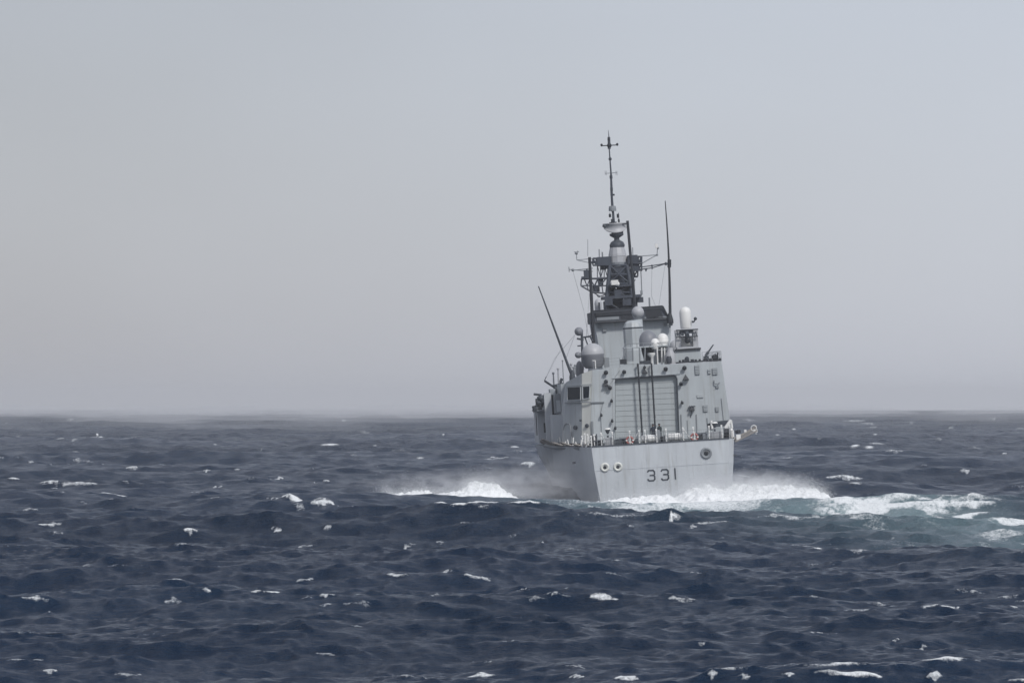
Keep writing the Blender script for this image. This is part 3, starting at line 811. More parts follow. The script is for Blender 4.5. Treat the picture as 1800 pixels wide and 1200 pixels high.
# fittings on the aft face
def lamp(px, py, r=.19, m='black', name='floodlight', y=HY):
    c = P(px, py, y - .28); b = MB()
    b.lathe(c + Vector((0, .12, 0)), [(r * .55, .0), (r, .14), (r * .95, .3), (r * .6, .34)], 12, (0, -1, -.5))
    b.bar(c + Vector((0, .1, .05)), c + Vector((0, .30, .1)), .045, 6)
    return b.build(name, M[m], ship)
for a in ((1065, 653, .22), (1097, 652, .2), (1170, 647, .22), (1203, 645, .22), (1065, 669, .2), (1072, 680, .21), (1197, 673, .19),
          (1075, 703, .14), (1057, 728, .12), (1076, 738, .13), (1081.5, 751, .13), (1199, 706, .14), (1133, 644, .14), (1121, 641, .1)):
    lamp(*a)
def cone_horn(px, py, s):
    c = P(px, py, HY - .3); b = MB()
    b.add([c + Vector((-s, .28, -s * .8)), c + Vector((s, .28, -s * .8)), c + Vector((s * .9, -.25, -s * .7)), c + Vector((-s * .9, -.25, -s * .7)), c + Vector((0, .28, s)), c + Vector((0, .0, s * .9))],
          [(0, 1, 2, 3), (0, 3, 5, 4), (1, 4, 5, 2), (3, 2, 5), (0, 4, 1)])
    b.build('hooded_lamp', M['black'], ship)
for a in ((1065, 674, .28), (1205.5, 663, .32), (1133.5, 652, .26), (1216.5, 717, .28)): cone_horn(*a)
b_ = MB(); b_.box(P(1216.5, 714, HY - .25), (.62, .35, .09)); b_.bar(P(1216, 720, HY - .2), P(1214, 733, HY - .05), .04, 5); b_.build('lamp_bracket', M['dark'], ship)
b_ = MB(); b_.path([P(1255, 668, HY - .1), P(1256, 674, HY - .2), P(1262, 675, HY - .25), P(1265, 672, HY - .25)], .06, 5); b_.box(P(1261, 680, HY - .1), (.3, .15, .16)); b_.build('bracket', M['mid'], ship)
for (px, py, w, h, m) in ((1225.5, 650, 8, 16, 'mid'), (1246.5, 653, 5, 8, 'mid'), (1256.5, 652.5, 9, 11.5, 'mid'), (1240, 717.5, 8, 11.5, 'mid'), (1260.5, 719, 6, 8, 'mid'), (1231, 696, 11, 5, 'grey')):
    c = P(px, py, HY - .06); s = sc(HY); b_ = MB(); b_.box(c, (w * s, .12, h * s)); v_ = b_.build('vent_panel', M[m], ship)
    if m == 'mid':
        k = int(h // 2.6)
        for i in range(k):
            b_ = MB(); b_.box(c + Vector((0, -.08, -h * s / 2 + (i + .5) * h * s / k)), (w * s * .86, .05, .07)); b_.build('louvre', M['grey'], v_)
# conduits and a man door to starboard
for (pts, r_) in (([(1224, 728), (1225.5, 770)], .05), ([(1243, 734), (1244.5, 762)], .04), ([(1060, 706), (1056, 726), (1057.5, 760)], .03),
                 ([(1040.5, 740), (1042, 778)], .12), ([(1197, 728), (1199, 775)], .05), ([(1208, 738), (1210, 770)], .03), ([(1062, 690), (1090, 650)], .02), ([(1268, 700), (1272, 740)], .03)):
    b_ = MB(); b_.path([P(a_, c_, HY - .06) for a_, c_ in pts], r_, 5); b_.build('conduit', M['mid'], ship)

# ---- port side structures forward of the hangar
def cuboid(px0, py0, px1, py1, y0, y1, name, m, parent=None, dx=0):
    """box spanning sight-line columns px0..px1 and rows py0..py1 on its aft face at y0, reaching forward to y1"""
    a = P(px0, py1, y0); c = P(px1, py0, y0)
    b = MB(); b.box(((a.x + c.x) / 2, (y0 + y1) / 2, (a.z + c.z) / 2), (abs(c.x - a.x), y1 - y0, abs(c.z - a.z)))
    return b.build(name, M[m], parent or ship)
cuboid(973, 728, 992, 779, 36, 46, 'deck_house', 'hull')
cuboid(989, 674, 996, 730, 37, 46, 'deck_house', 'grey')
lk = cuboid(976, 691.5, 988, 727, 39, 42, 'locker', 'mid'); cuboid(979, 703, 985, 724, 38.9, 39.0, 'locker_door', 'grey', lk)
cuboid(961.5, 690, 968.5, 779, 41.5, 42.6, 'pillar', 'hull')
cuboid(968.5, 692, 975.5, 768, 44, 44.6, 'recess_shade', 'black')  # solid black slab: the shade of the gap put into its colour
cuboid(963, 696, 1000, 779, 46.2, 62, 'deck_house', 'mid')
cuboid(947.5, 722, 962, 779, 48, 58, 'deck_house', 'hull')
cuboid(956.5, 743, 961, 760, 47.9, 48, 'side_door', 'black')
cuboid(944, 719, 964, 723, 46, 60, 'platform', 'mid')
cuboid(967, 683, 976, 694, 43, 46, 'ammunition_box', 'grey')
# dark deck gear clustered on the platform
b_ = MB()
for (px, py, r) in ((944, 719, .28), (951, 700, .34), (956, 706, .3), (947, 708, .26), (958, 697, .25)):
    b_.ball(P(px, py, 47.5), r)
for (a, c, r) in (((938, 692.5), (952, 694), .12), ((949, 693), (951, 722), .16), ((942, 705), (958, 702), .12), ((946, 697), (942, 716), .1), ((957, 694), (959, 722), .14), ((952, 704), (946, 722), .1), ((955, 695), (950, 712), .12), ((942, 722), (944, 765), .05), ((938, 713), (941, 724), .2)):
    b_.bar(P(*a, 47.5), P(*c, 47.5), r, 7)
b_.box(P(948, 708, 48.2), (.75, .7, .9)); b_.box(P(956, 700, 48.4), (.5, .6, .7))
b_.build('gun_mount', M['dark'], ship)
# davit and its gear above
b_ = MB(); b_.bar(P(957, 669, 50), P(975, 681, 50), .12, 6); b_.bar(P(975, 681, 50), P(987, 690, 50), .2, 6); b_.bar(P(988, 665, 50), P(978, 686, 50), .16, 6)
b_.box(P(982, 684, 50.5), (1.0, .8, .9)); b_.bar(P(972, 678, 50), P(990, 674, 50), .12, 6); b_.bar(P(957, 669, 50), P(960, 662, 50), .04, 5)
b_.bar(P(976, 690, 50), P(975, 696, 50), .1, 6)
b_.build('davit', M['dark'], ship)
for (px, yb, yt_, r, m) in ((973.5, 676, 656, .09, 'mid'), (982, 674, 648, .09, 'radome'), (991.5, 690, 634, .06, 'mid'), (1005, 664, 640, .1, 'radome'), (1009, 662, 646, .09, 'mid'), (1011.5, 658, 642, .08, 'mid')):
    b_ = MB(); A, Bp = P(px, yb, 49), P(px - (yb - yt_) * .05, yt_, 49); b_.bar(A, Bp, r, 7, r * .7); b_.ball(Bp, r * 1.5, 1, 8); b_.build('post', M[m], ship)
b_ = MB(); b_.path([P(957, 669, 50), P(975, 630, 54), P(1022, 575, 60)], .018, 4); b_.path([P(960, 664, 50), P(990, 604, 56)], .014, 4); b_.build('rigging_wire', M['mid'], ship)

# leaning whip antenna on the port side
def whip(w0, w1, r0, r1, m='black', name='whip_antenna', y=48, bowed=0):
    b = MB(); A = P(*w0, y); Z2 = P(*w1, y); prev = A; k = 10; seg = A
    for i in range(1, k + 1):
        t_ = i / k; c = A.lerp(Z2, t_) + Vector((bowed * math.sin(math.pi * t_), 0, 0)); b.bar(seg, c, r0 + (r1 - r0) * (i - 1) / k, 8, r0 + (r1 - r0) * t_); seg = c
    b.lathe(A, [(r0 * 2.1, -.35), (r0 * 2.1, .0), (r0 * 1.3, .5), (r0, .7)], 10)
    return b.build(name, M[m], ship)
whip((1006, 662), (946.5, 503), .15, .055, 'dark', y=47)
whip((1045, 640), (1036.3, 452), .19, .15, y=47.6)
whip((1117, 548), (1103, 388), .16, .14, y=60.5)
whip((1178, 562), (1169.3, 353), .16, .045, y=49, bowed=.12)
b_ = MB(); b_.ball(P(1176.6, 463, 49), .2, 1.6); b_.bar(P(1176.3, 470, 49), P(1176.7, 456, 49), .19, 8); b_.build('antenna_coupler', M['black'], ship)

# ---- roof equipment
def s_(y): return sc(y)
# big port radome on drum
y = 33.5
c = P(1042, 623, y); R = 20 * s_(y)
b_ = MB(); b_.dome(c, R, 20 * s_(y), 0.05, 28); rd = b_.build('radome', M['radome'], ship)
b_ = MB(); b_.lathe(c, [(R * .7, -24 * s_(y)), (R * .93, -18 * s_(y)), (R * .97, -3 * s_(y)), (R * 1.02, 0), (R * 1.0, .04)], 28); b_.build('radome_drum', M['dkradome'], rd)
cuboid(1063.5, 628, 1070.5, 645.5, 33, 34, 'deck_locker', 'mid')
b_ = MB(); b_.bar(P(1047, 648, 30), P(1046, 633, 30), .06, 6); b_.bar(P(1046, 633.5, 30), P(1041, 634, 30), .07, 6); b_.build('vent_pipe', M['white'], ship)
b_ = MB(); b_.dome(P(1019, 650, 35), 7 * s_(35), 16 * s_(35), .6, 16); b_.build('small_radome', M['dkradome'], ship)
y = 37.5
mp_ = MB(); mp_.bar(P(1024.5, 650, y), P(1022.5, 580, y), .13, 8); mp_.bar(P(1014, 595, y), P(1026, 597, y), .1, 6); mp_.bar(P(1015, 608, y), P(1024, 607, y), .07, 6)
mp_.bar(P(1023, 593, y), P(1037, 591, y), .09, 6); mp_.bar(P(1037, 591, y), P(1042, 600, y), .09, 6); mp_.bar(P(1028, 592, y), P(1033, 606, y), .07, 6); mp_.bar(P(1040, 588, y), P(1036, 592, y), .07, 6)
pm = mp_.build('pole_mast', M['dark'], ship)
for (px, py, r) in ((1017.5, 582.5, 7.6), (1016.5, 624, 5.5)):
    b_ = MB(); b_.lathe(P(px, py, y), [(r * s_(y) * .5, -.34), (r * s_(y) * .95, -.18), (r * s_(y), .08), (r * s_(y) * .8, .32), (.05, .40)], 16, (-.45, -1, .1)); b_.bar(P(px, py, y + .2), P(px + 5, py + 1, y + .2), .12, 6)
    b_.build('searchlight', M['dkradome'], pm)
# tracking director behind, with its lit and shaded sides
y = 41
b_ = MB(); s = s_(y); c = P(1116.5, 640, y); w = 16 * s
prof = [(1.16, 0), (1.12, 24), (1.0, 34), (1.0, 60), (.97, 66), (.83, 72.5), (.55, 76.5), (.05, 77.5)]
b_.lathe(c, [(w * a * 1.1, z * s) for a, z in prof], 8, a0=math.pi / 8 + .22, smooth=False)
dd = b_.build('radar_director', M['grey'], ship)
b_ = MB(); b_.lathe(c + Vector((0, 0, 62.5 * s)), [(w * 1.1, 0), (w * 1.13, .03), (w * 1.13, .1), (w * 1.1, .13)], 8, a0=math.pi / 8 + .22, smooth=False); b_.build('band', M['dark'], dd)
# ball radome on its post
y = 43.5
b_ = MB(); b_.ball(P(1121, 549, y), 11 * s_(y), 1, 24); br = b_.build('ball_radome', M['radome'], ship)
b_ = MB(); b_.bar(P(1121.5, 561, y), P(1124, 640, y), .45, 10, .7); b_.build('radome_post', M['grey'], br)
# dark dome, tall white capsule and small white capsule
y = 33
s = s_(y)
b_ = MB(); b_.dome(P(1139.5, 600, y), 16.2 * s, 19.5 * s, .5, 26); b_.lathe(P(1139.5, 600, y), [(13 * s, -9 * s), (15.8 * s, -6 * s), (16.2 * s, 0)], 26); t1 = b_.build('radome', M['dkradome'], ship)
b_ = MB(); b_.lathe(P(1140, 640, y), [(8 * s, 0), (8 * s, 10 * s), (11 * s, 24 * s), (11.5 * s, 31 * s)], 16); b_.build('radome_drum', M['dark'], t1)
b_ = MB(); b_.dome(P(1165, 599, y + 1), 11 * s, 13.5 * s, 0, 22); b_.lathe(P(1165, 599, y + 1), [(10.2 * s, -15 * s), (11 * s, -13 * s), (11 * s, 0)], 22); t2 = b_.build('satellite_dome', M['white'], ship)
b_ = MB(); b_.lathe(P(1166.5, 637, y + 1), [(9 * s, 0), (9 * s, 14 * s), (10 * s, 22 * s)], 14); b_.build('dome_drum', M['grey'], t2)
b_ = MB(); b_.dome(P(1151.5, 603, y - 1.6), 8 * s, 8.5 * s, 0, 18); b_.lathe(P(1151.5, 603, y - 1.6), [(5.5 * s, -11 * s), (7.6 * s, -7 * s), (8 * s, 0)], 18); t3 = b_.build('satellite_dome', M['white'], ship)
b_ = MB(); b_.bar(P(1152, 613, y - 1.6), P(1153, 640, y - 1.6), .2, 8); b_.build('dome_post', M['mid'], t3)
# platform with legs under them
y = 31
pf = MB(); a = P(1097, 610, y); c = P(1176, 608, y)
pf.box(((a.x + c.x) / 2, y + 1.4, (a.z + c.z) / 2 - .02), (c.x - a.x, 2.8, .12))
pfo = pf.build('platform', M['grey'], ship)
for (px0, px1) in ((1100, 1093), (1101, 1103), (1112, 1113), (1124, 1125), (1134, 1133), (1155, 1156), (1163, 1163.5), (1168, 1169), (1174, 1175)):
    b_ = MB(); b_.bar(P(px0, 611, y), P(px1, 640, y), .075, 6); b_.build('platform_leg', M['mid'] if px0 < 1140 else M['white'], pfo)
b_ = MB()
for k in range(8): b_.bar(P(1098 + k * 11, 610, y), P(1097.6 + k * 11, 603.5, y), .03, 5)
b_.bar(P(1097.6, 604, y), P(1174, 602, y), .03, 5); b_.build('guard_rail', M['mid'], pfo)
cuboid(1090.5, 631, 1101, 640, 29, 30, 'deck_box', 'black')
cuboid(1102, 634, 1123, 640, 29.5, 30, 'deck_box', 'grey'); cuboid(1126, 633, 1146, 640, 29.5, 30.3, 'deck_box', 'dark')
b_ = MB(); b_.lathe(P(1146, 637, 29.5), [(.12, -.2), (.12, .5), (.38, .75), (.38, .95)], 10); b_.build('mushroom_vent', M['white'], ship)
b_ = MB(); b_.lathe(P(1179, 636, 30), [(.5, -.2), (.5, .75), (.3, 1.1), (.3, 1.4)], 10); b_.build('mushroom_vent', M['radome'], ship)
b_ = MB(); b_.lathe(P(1176, 633, 29.3), [(.25, -.3), (.3, .1), (.2, .4)], 10); b_.build('bollard', M['dark'], ship)
b_ = MB(); b_.dome(P(1188, 614, 36), 12 * s_(36), 17 * s_(36), 1.2, 18); b_.build('radome', M['radome'], ship)

# close-in gun
y = 30.5; s = s_(y)
g = MB()
a0_, a1_ = P(1187.5, 637, y), P(1233.5, 637, y); b0_, b1_ = P(1186, 615, y), P(1231, 612, y)
g.add([a0_, a1_, b1_, b0_] + [p + Vector((0, 3.2, 0)) for p in (a0_, a1_, b1_, b0_)], [(0, 1, 2, 3), (4, 7, 6, 5), (0, 4, 5, 1), (1, 5, 6, 2), (2, 6, 7, 3), (3, 7, 4, 0)])
gb = g.build('gun_base', M['grey'], ship)
b_ = MB(); b_.bar(P(1186, 615.5, y - .1), P(1232, 612.3, y - .1), .13, 4); b_.build('base_rim', M['black'], gb)
b_ = MB(); b_.lathe(P(1207.5, 630, y - .02), [(3.6 * s, -.05), (3.6 * s, .15), (2 * s, .2)], 14, (0, -1, 0)); b_.box(P(1207.5, 632.5, y - .1), (7 * s, .16, 5 * s)); b_.build('base_hatch', M['dark'], gb)
cw = MB(); c = P(1206, 577.5, y + 1.6)
cw.lathe(c, [(9.2 * s, 0), (10 * s, 2 * s), (10.4 * s, 18 * s), (10.4 * s, 28 * s), (9.6 * s, 32.5 * s), (7.2 * s, 36 * s), (3.5 * s, 38 * s), (.05, 38.5 * s)], 26)
cg = cw.build('close_in_gun', M['white'], ship)
for (x0, y0, x1, y1) in ((1188.5, 580, 1196, 611), (1219, 580, 1226, 611)):
    p0 = P(x0, y1, y + .9); p1_ = P(x1, y0, y + .9); b_ = MB(); b_.box(((p0.x + p1_.x) / 2, y + 1.5, (p0.z + p1_.z) / 2), (p1_.x - p0.x, 1.3, p1_.z - p0.z)); b_.build('gun_cheek', M['radome'], cg)
b_ = MB(); p0 = P(1196, 612, y + 1.2); p1_ = P(1220, 590, y + 1.2); b_.box(((p0.x + p1_.x) / 2, y + 1.8, (p0.z + p1_.z) / 2), (p1_.x - p0.x, 1.0, p1_.z - p0.z)); b_.build('gun_cradle', M['white'], cg)
b_ = MB(); b_.lathe(P(1208, 598, y + .9), [(5.2 * s, 0), (5.6 * s, .3), (5.0 * s, .55), (2.2 * s, .6)], 18, (0, -1, 0)); b_.bar(P(1208, 598, y + .5), P(1206, 584, y + .3), .16, 8); b_.build('ammunition_drum', M['black'], cg)
b_ = MB(); b_.box(P(1206.5, 583.5, y + .9), (24 * s, .5, 5.5 * s)); b_.bar(P(1208, 589, y - .3), P(1207, 583, y + .9), .2, 8); b_.box(P(1215, 602, y + .8), (5 * s, .4, 4 * s)); b_.box(P(1200, 588, y + .8), (4 * s, .4, 4 * s)); tag(b_.build('gun_mechanism', M['dark'], cg), kind=None)
b_ = MB()
for k in range(6): b_.bar(P(1190 + k * 6.6, 582, y + .6), P(1191.5 + k * 6.6, 590, y + .6), .05, 5)
b_.bar(P(1188, 580.5, y + .5), P(1227, 578.5, y + .5), .07, 5); b_.bar(P(1188.5, 592, y + .5), P(1227, 590.5, y + .5), .06, 5); b_.build('gun_frame', M['dark'], cg)
b_ = MB(); b_.ball(P(1222.3, 560, y + 1.2), .17, 1, 10); b_.path([P(1222, 561, y + 1.2), P(1220, 566, y + 1.2), P(1216, 564.5, y + 1.2)], .06, 6); b_.box(P(1218, 565.5, y + 1.2), (.22, .2, .2)); b_.build('sensor_arm', M['dark'], cg)
b_ = MB(); p0 = P(1190, 612.5, y + .3); b_.box(P(1208, 611, y + 1.5), (38 * s, 2.2, 3.2 * s)); b_.build('turntable', M['radome'], cg)
# small gun and gear on the starboard roof corner
b_ = MB(); b_.bar(P(1244, 620, 29), P(1254, 605.5, 29), .09, 7, .06); b_.bar(P(1240, 626, 29), P(1245, 618, 29), .14, 7); b_.add([P(1236.5, 634, 29), P(1246, 634, 29), P(1241, 622, 29), P(1241, 630, 28)], [(0, 1, 2), (0, 3, 1), (1, 3, 2), (0, 2, 3)])
b_.box(P(1241, 629, 29), (.5, .5, .35)); b_.build('machine_gun', M['dark'], ship)
b_ = MB(); b_.box(P(1258, 630, 29.4), (.5, .5, .55)); b_.bar(P(1256, 634, 29), P(1262.5, 620, 29), .07, 6); b_.bar(P(1253, 634, 29), P(1258, 622, 29), .1, 6); b_.ball(P(1255, 627.5, 29), .24, 1, 10); b_.bar(P(1262, 634, 29), P(1261.5, 619, 29), .05, 5); b_.build('signal_lamp', M['black'], ship)
b_ = MB()
b_.bar(P(1188, 637.6, 27.3), P(1267, 632.6, 27.3), .1, 4)
for px in (1195, 1201, 1209, 1217, 1223, 1230, 1238, 1249, 1266): b_.box(P(px, 635 - (px - 1195) * .045, 27.6), (.2 + .15 * ((px * 7) % 5) / 5, .25, .22 + .12 * ((px * 3) % 4) / 4))
b_.build('deck_edge_gear', M['black'], ship)
# roof-edge guard rails
def rail(pts, h=1.05, name='guard_rail', m='mid', y=None, n=None):
    """stanchions along ship-frame points, with three wires"""
    b = MB(); r_ = MB()
    total = []
    for a, c in zip(pts[:-1], pts[1:]):
        a, c = Vector(a), Vector(c); k = max(1, int((c - a).length / 1.5))
        total += [a.lerp(c, i / k) for i in range(k)]
    total.append(Vector(pts[-1]))
    for p in total: b.bar(p, p + Vector((0, 0, h)), .028, 5)
    for f in (.35, .68, 1.0):
        for a, c in zip(total[:-1], total[1:]): r_.bar(a + Vector((0, 0, h * f)), c + Vector((0, 0, h * f)), .013 if f < 1 else .02, 4)
    o = b.build(name, M[m], ship); r_.build('rail_wire', M[m], o); return o
rail([P(1043, 650, 27.3), P(1090, 646, 27.3)], .95); rail([P(1235, 636, 27.4), P(1268, 634, 27.4), Vector((q(1268, 634.5).x - .2, 45, tr.z))], .95)

# ---- funnel
y0, y1 = 50, 61
fb = MB()
A = [P(1060, 650, y0), P(1177, 648, y0), P(1180, 560, y0), P(1045, 566, y0)]
fb.add(A + [p + Vector((0, y1 - y0, 0)) for p in A], [(0, 1, 2, 3), (4, 7, 6, 5), (0, 4, 5, 1), (1, 5, 6, 2), (2, 6, 7, 3), (3, 7, 4, 0)])
fn = fb.build('funnel', M['grey'], ship)
b_ = MB(); Bq = [P(1043.5, 567, y0 - .7), P(1177, 560.5, y0 - .7), P(1165.5, 538, y0 - .5), P(1135, 540.5, y0 - .5), P(1041.5, 548, y0 - .5)]
b_.prism(Bq, (0, y1 - y0 + 1.2, 0)); b_.build('funnel_cap', M['mast'], fn)
for (pl, m) in (([(1049, 563.5), (1088, 561), (1088, 556), (1049, 558)], 'mid'), ([(1092, 561.5), (1112, 560), (1112, 553), (1092, 555)], 'black'), ([(1136, 560), (1166, 558), (1161, 543), (1136, 545)], 'black'),
                ([(1047, 556), (1115, 551), (1115, 545.5), (1047, 550)], 'black'), ([(1133, 560.5), (1174, 558.5), (1172.5, 555.5), (1133, 557)], 'mid'), ([(1046, 566), (1175, 560), (1175, 557.8), (1046, 564)], 'dark')):
    b_ = MB(); b_.prism([P(a, c, y0 - .78) for a, c in pl], (0, .1, 0)); b_.build('cap_panel', M[m], fn)
b_ = MB(); b_.path([P(1042, 548, y0 - .8), P(1044, 567, y0 - .8), P(1176.5, 560.5, y0 - .8), P(1165, 538, y0 - .8), P(1042, 547, y0 - .8)], .09, 5); b_.build('cap_rim', M['black'], fn)
for (px, py) in ((1054, 574), (1063, 580), (1170, 570)):
    b_ = MB(); b_.box(P(px, py, y0 - .1), (.4, .2, .3)); b_.build('funnel_fitting', M['mid'], fn)
b_ = MB(); b_.path([P(1178, 556, 49.3), P(1181, 565, 49.3), P(1176, 570, 49.3), P(1178, 576, 49.3)], .1, 6); b_.box(P(1179, 568, 49.3), (.4, .3, .5)); b_.build('antenna_bracket', M['mid'], ship)
b_ = MB(); b_.bar(P(1142, 539, 58), P(1141.3, 523, 58), .09, 6); b_.build('exhaust_pipe', M['mid'], fn)
# capsule dome beside the mast foot
b_ = MB(); c = P(1052.5, 547, 60); s = s_(60); b_.lathe(c, [(6.8 * s, 0), (6.8 * s, 14 * s), (5.5 * s, 19 * s), (2.5 * s, 21.5 * s), (.05, 22 * s)], 18); cd = b_.build('capsule_dome', M['radome'], ship)
b_ = MB(); b_.box(P(1053.5, 538, 59.2), (3.4 * s, .3, 13 * s)); b_.build('dome_hatch', M['dark'], cd)

# ---- lattice mast
MY = 69.0
mast = empty('mast'); mast.parent = ship; 
def mp2(px, py, dy=0): return P(px, py, MY + dy)
W = 2.2
corners = {}
legs = []
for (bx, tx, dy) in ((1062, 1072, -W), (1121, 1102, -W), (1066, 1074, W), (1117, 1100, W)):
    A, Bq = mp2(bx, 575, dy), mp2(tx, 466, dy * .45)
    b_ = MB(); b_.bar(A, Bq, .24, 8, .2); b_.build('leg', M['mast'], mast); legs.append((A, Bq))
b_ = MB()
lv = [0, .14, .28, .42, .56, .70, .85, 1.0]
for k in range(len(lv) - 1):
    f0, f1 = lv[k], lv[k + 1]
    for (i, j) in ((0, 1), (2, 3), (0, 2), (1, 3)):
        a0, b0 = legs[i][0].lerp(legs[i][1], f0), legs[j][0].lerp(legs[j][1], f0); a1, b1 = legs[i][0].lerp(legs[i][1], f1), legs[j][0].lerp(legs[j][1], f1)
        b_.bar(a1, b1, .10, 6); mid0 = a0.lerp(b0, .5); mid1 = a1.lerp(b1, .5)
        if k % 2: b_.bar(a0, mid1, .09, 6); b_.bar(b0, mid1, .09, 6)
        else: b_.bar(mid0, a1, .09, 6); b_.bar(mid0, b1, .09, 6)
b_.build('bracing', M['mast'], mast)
# dark core of cable trunks, ladders and equipment inside the lattice
b_ = MB()
rnd = random.Random(4)
b_.box(mp2(1087, 480, 0), (2.1, 1.8, 2.2)); b_.box(mp2(1090, 520), (.6, .8, 4.4)); b_.box(mp2(1080, 528), (.8, .8, 2.2)); b_.box(mp2(1101, 516), (.5, .8, 2.8)); b_.box(mp2(1094, 540), (3.0, 1.6, .8)); b_.box(mp2(1096, 505), (.7, .8, 1.4)); b_.box(mp2(1074, 512), (.5, .8, 2.2)); b_.box(mp2(1086, 512), (1.0, .8, .5)); b_.box(mp2(1072, 537), (1.3, 1.6, .9)); b_.box(mp2(1110, 537), (1.2, 1.6, 1.2))
for _ in range(60):
    px, py = rnd.uniform(1069, 1114), rnd.uniform(490, 548); b_.bar(mp2(px, py, rnd.uniform(-1, 1)), mp2(px + rnd.uniform(-7, 7), py + rnd.uniform(-12, 12), rnd.uniform(-1, 1)), rnd.uniform(.04, .12), 5)
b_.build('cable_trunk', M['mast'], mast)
b_ = MB(); b_.box(mp2(1080.5, 496.5, -2.2), (.72, .5, .5)); b_.ball(mp2(1085, 499, -2.2), .26, 1, 10); b_.ball(mp2(1076, 497, -2.2), .22, 1, 10); b_.build('mast_housing', M['white'], mast)
# working platforms
for (x0, x1, py, th, d) in ((1058, 1124, 524, .3, 2.4), (1068, 1110, 504, .2, 1.9), (1040, 1072, 461, .22, 1.0), (1104, 1128, 461, .3, 1.0), (1064, 1112, 548, .4, 2.4)):
    a, c = mp2(x0, py), mp2(x1, py - (x1 - x0) * .05)
    b_ = MB(); b_.box(((a.x + c.x) / 2, MY, (a.z + c.z) / 2), (c.x - a.x, 2 * d, th)); b_.build('mast_platform', M['mast'], mast)
def truss(px0, pyt, px1, pyb, n, r=.065, name='truss', y=0, pxb0=None):
    b = MB(); pxb0 = px0 if pxb0 is None else pxb0
    for i in range(n + 1):
        f = i / n; xt = px0 + (px1 - px0) * f; xb = pxb0 + (px1 - pxb0) * f
        b.bar(mp2(xt, pyt, y), mp2(xb, pyb, y), r, 5)
        if i < n:
            xt2 = px0 + (px1 - px0) * (i + 1) / n; xb2 = pxb0 + (px1 - pxb0) * (i + 1) / n
            b.bar(mp2(xb, pyb, y), mp2(xt2, pyt, y), r, 5) if i % 2 else b.bar(mp2(xt, pyt, y), mp2(xb2, pyb, y), r, 5)
    b.bar(mp2(px0, pyt, y), mp2(px1, pyt, y), r * 1.4, 5); b.bar(mp2(pxb0, pyb, y), mp2(px1, pyb, y), r * 1.4, 5)
    return b.build(name, M['mast'], mast)
truss(1042, 454, 1072, 466, 5, .075, y=-1); truss(1042, 454, 1072, 466, 4, .07, y=1.2)
truss(1104, 451, 1128, 463, 4, .08, y=-1); truss(1106, 463, 1128, 474, 4, .075, y=-.5); truss(1108, 474, 1121, 486, 2, .08)
truss(1050, 467, 1068, 488, 3, .05, y=-.6)
b_ = MB()
for (a, c, r) in (((1022, 490), (1070, 489), .11), ((1022, 490), (1021, 502), .07), ((1021, 502), (1040, 513), .09), ((1040, 513), (1068, 516), .09), ((1022, 502), (1068, 502), .07), ((1027, 490), (1032, 503), .06), ((1032, 503), (1037, 490), .06), ((1037, 490), (1045, 503), .07), ((1045, 503), (1051, 490), .08), ((1051, 490), (1053, 503), .08), ((1053, 503), (1064, 491), .08), ((1032, 503), (1034, 509), .05), ((1045, 503), (1048, 514), .06), ((1058, 502), (1060, 515), .06), ((1046, 514), (1052, 522), .06), ((1052, 522), (1066, 517), .06), ((1038, 512), (1056, 521), .05)):
    b_.bar(mp2(*a, -1), mp2(*c, -1), r, 5)
b_.build('truss', M['mast'], mast)
b_ = MB(); b_.box(mp2(1033, 482, -1), (.8, .7, .9)); b_.bar(mp2(1032, 482, -1), mp2(1031.5, 473, -1), .09, 6); b_.box(mp2(1027, 488, -1), (.6, .6, .25)); b_.build('jammer_box', M['mast'], mast)
for (px_, py_, dy_, sz_) in ((1062, 459, -.5, (1.5, 1.2, .9)), (1112, 456, -.5, (1.0, 1.2, .9)), (1118, 470, -.5, (.7, .8, .8)), (1123, 527, -.5, (.9, 1.0, .55)), (1060, 470, 0, (.6, .8, .5)),
                         (1048, 508, 0, (.7, .7, .6)), (1056, 497, 0, (.5, .7, .8)), (1110, 495, -1, (.6, .6, 1.2)), (1106, 480, 0, (.8, .8, .9)), (1070, 530, -2.4, (.8, .6, .8)), (1102, 531, -2.4, (.9, .6, .7)), (1086, 517, -2.2, (.7, .5, .9))):
    b_ = MB(); b_.box(mp2(px_, py_, dy_), sz_); b_.build('equipment_box', M['mast'], mast)
b_ = MB(); b_.box(mp2(1066, 465, 0), (.9, 1.0, .9)); b_.lathe(mp2(1086, 480, 0), [(.75, -1.2), (.85, .8), (1.05, 1.1)], 8, smooth=False); b_.build('mast_core', M['mast'], mast)
# drums at the masthead
s = s_(MY)
b_ = MB(); b_.lathe(mp2(1086.5, 469), [(17.5 * s, 0), (18.5 * s, .4), (18.5 * s, 8 * s)], 14, smooth=False); b_.build('antenna_drum', M['mid'], mast)
b_ = MB(); b_.lathe(mp2(1086, 461), [(17.8 * s, 0), (17.8 * s, 10 * s)], 12, a0=.2, smooth=False); b_.build('antenna_drum', M['radome'], mast)
b_ = MB(); b_.lathe(mp2(1085.5, 450.5), [(16 * s, 0), (15.5 * s, 4 * s), (12.5 * s, 16 * s)], 12, a0=.2, smooth=False); b_.build('antenna_cone', M['radome'], mast)
b_ = MB(); b_.lathe(mp2(1085, 434.5), [(13 * s, 0), (13.5 * s, 4 * s), (11 * s, 9 * s), (5 * s, 12.5 * s), (4.5 * s, 16 * s), (12 * s, 20.5 * s), (12.5 * s, 24 * s), (4 * s, 25.5 * s)], 16); b_.build('rotating_joint', M['dark'], mast)
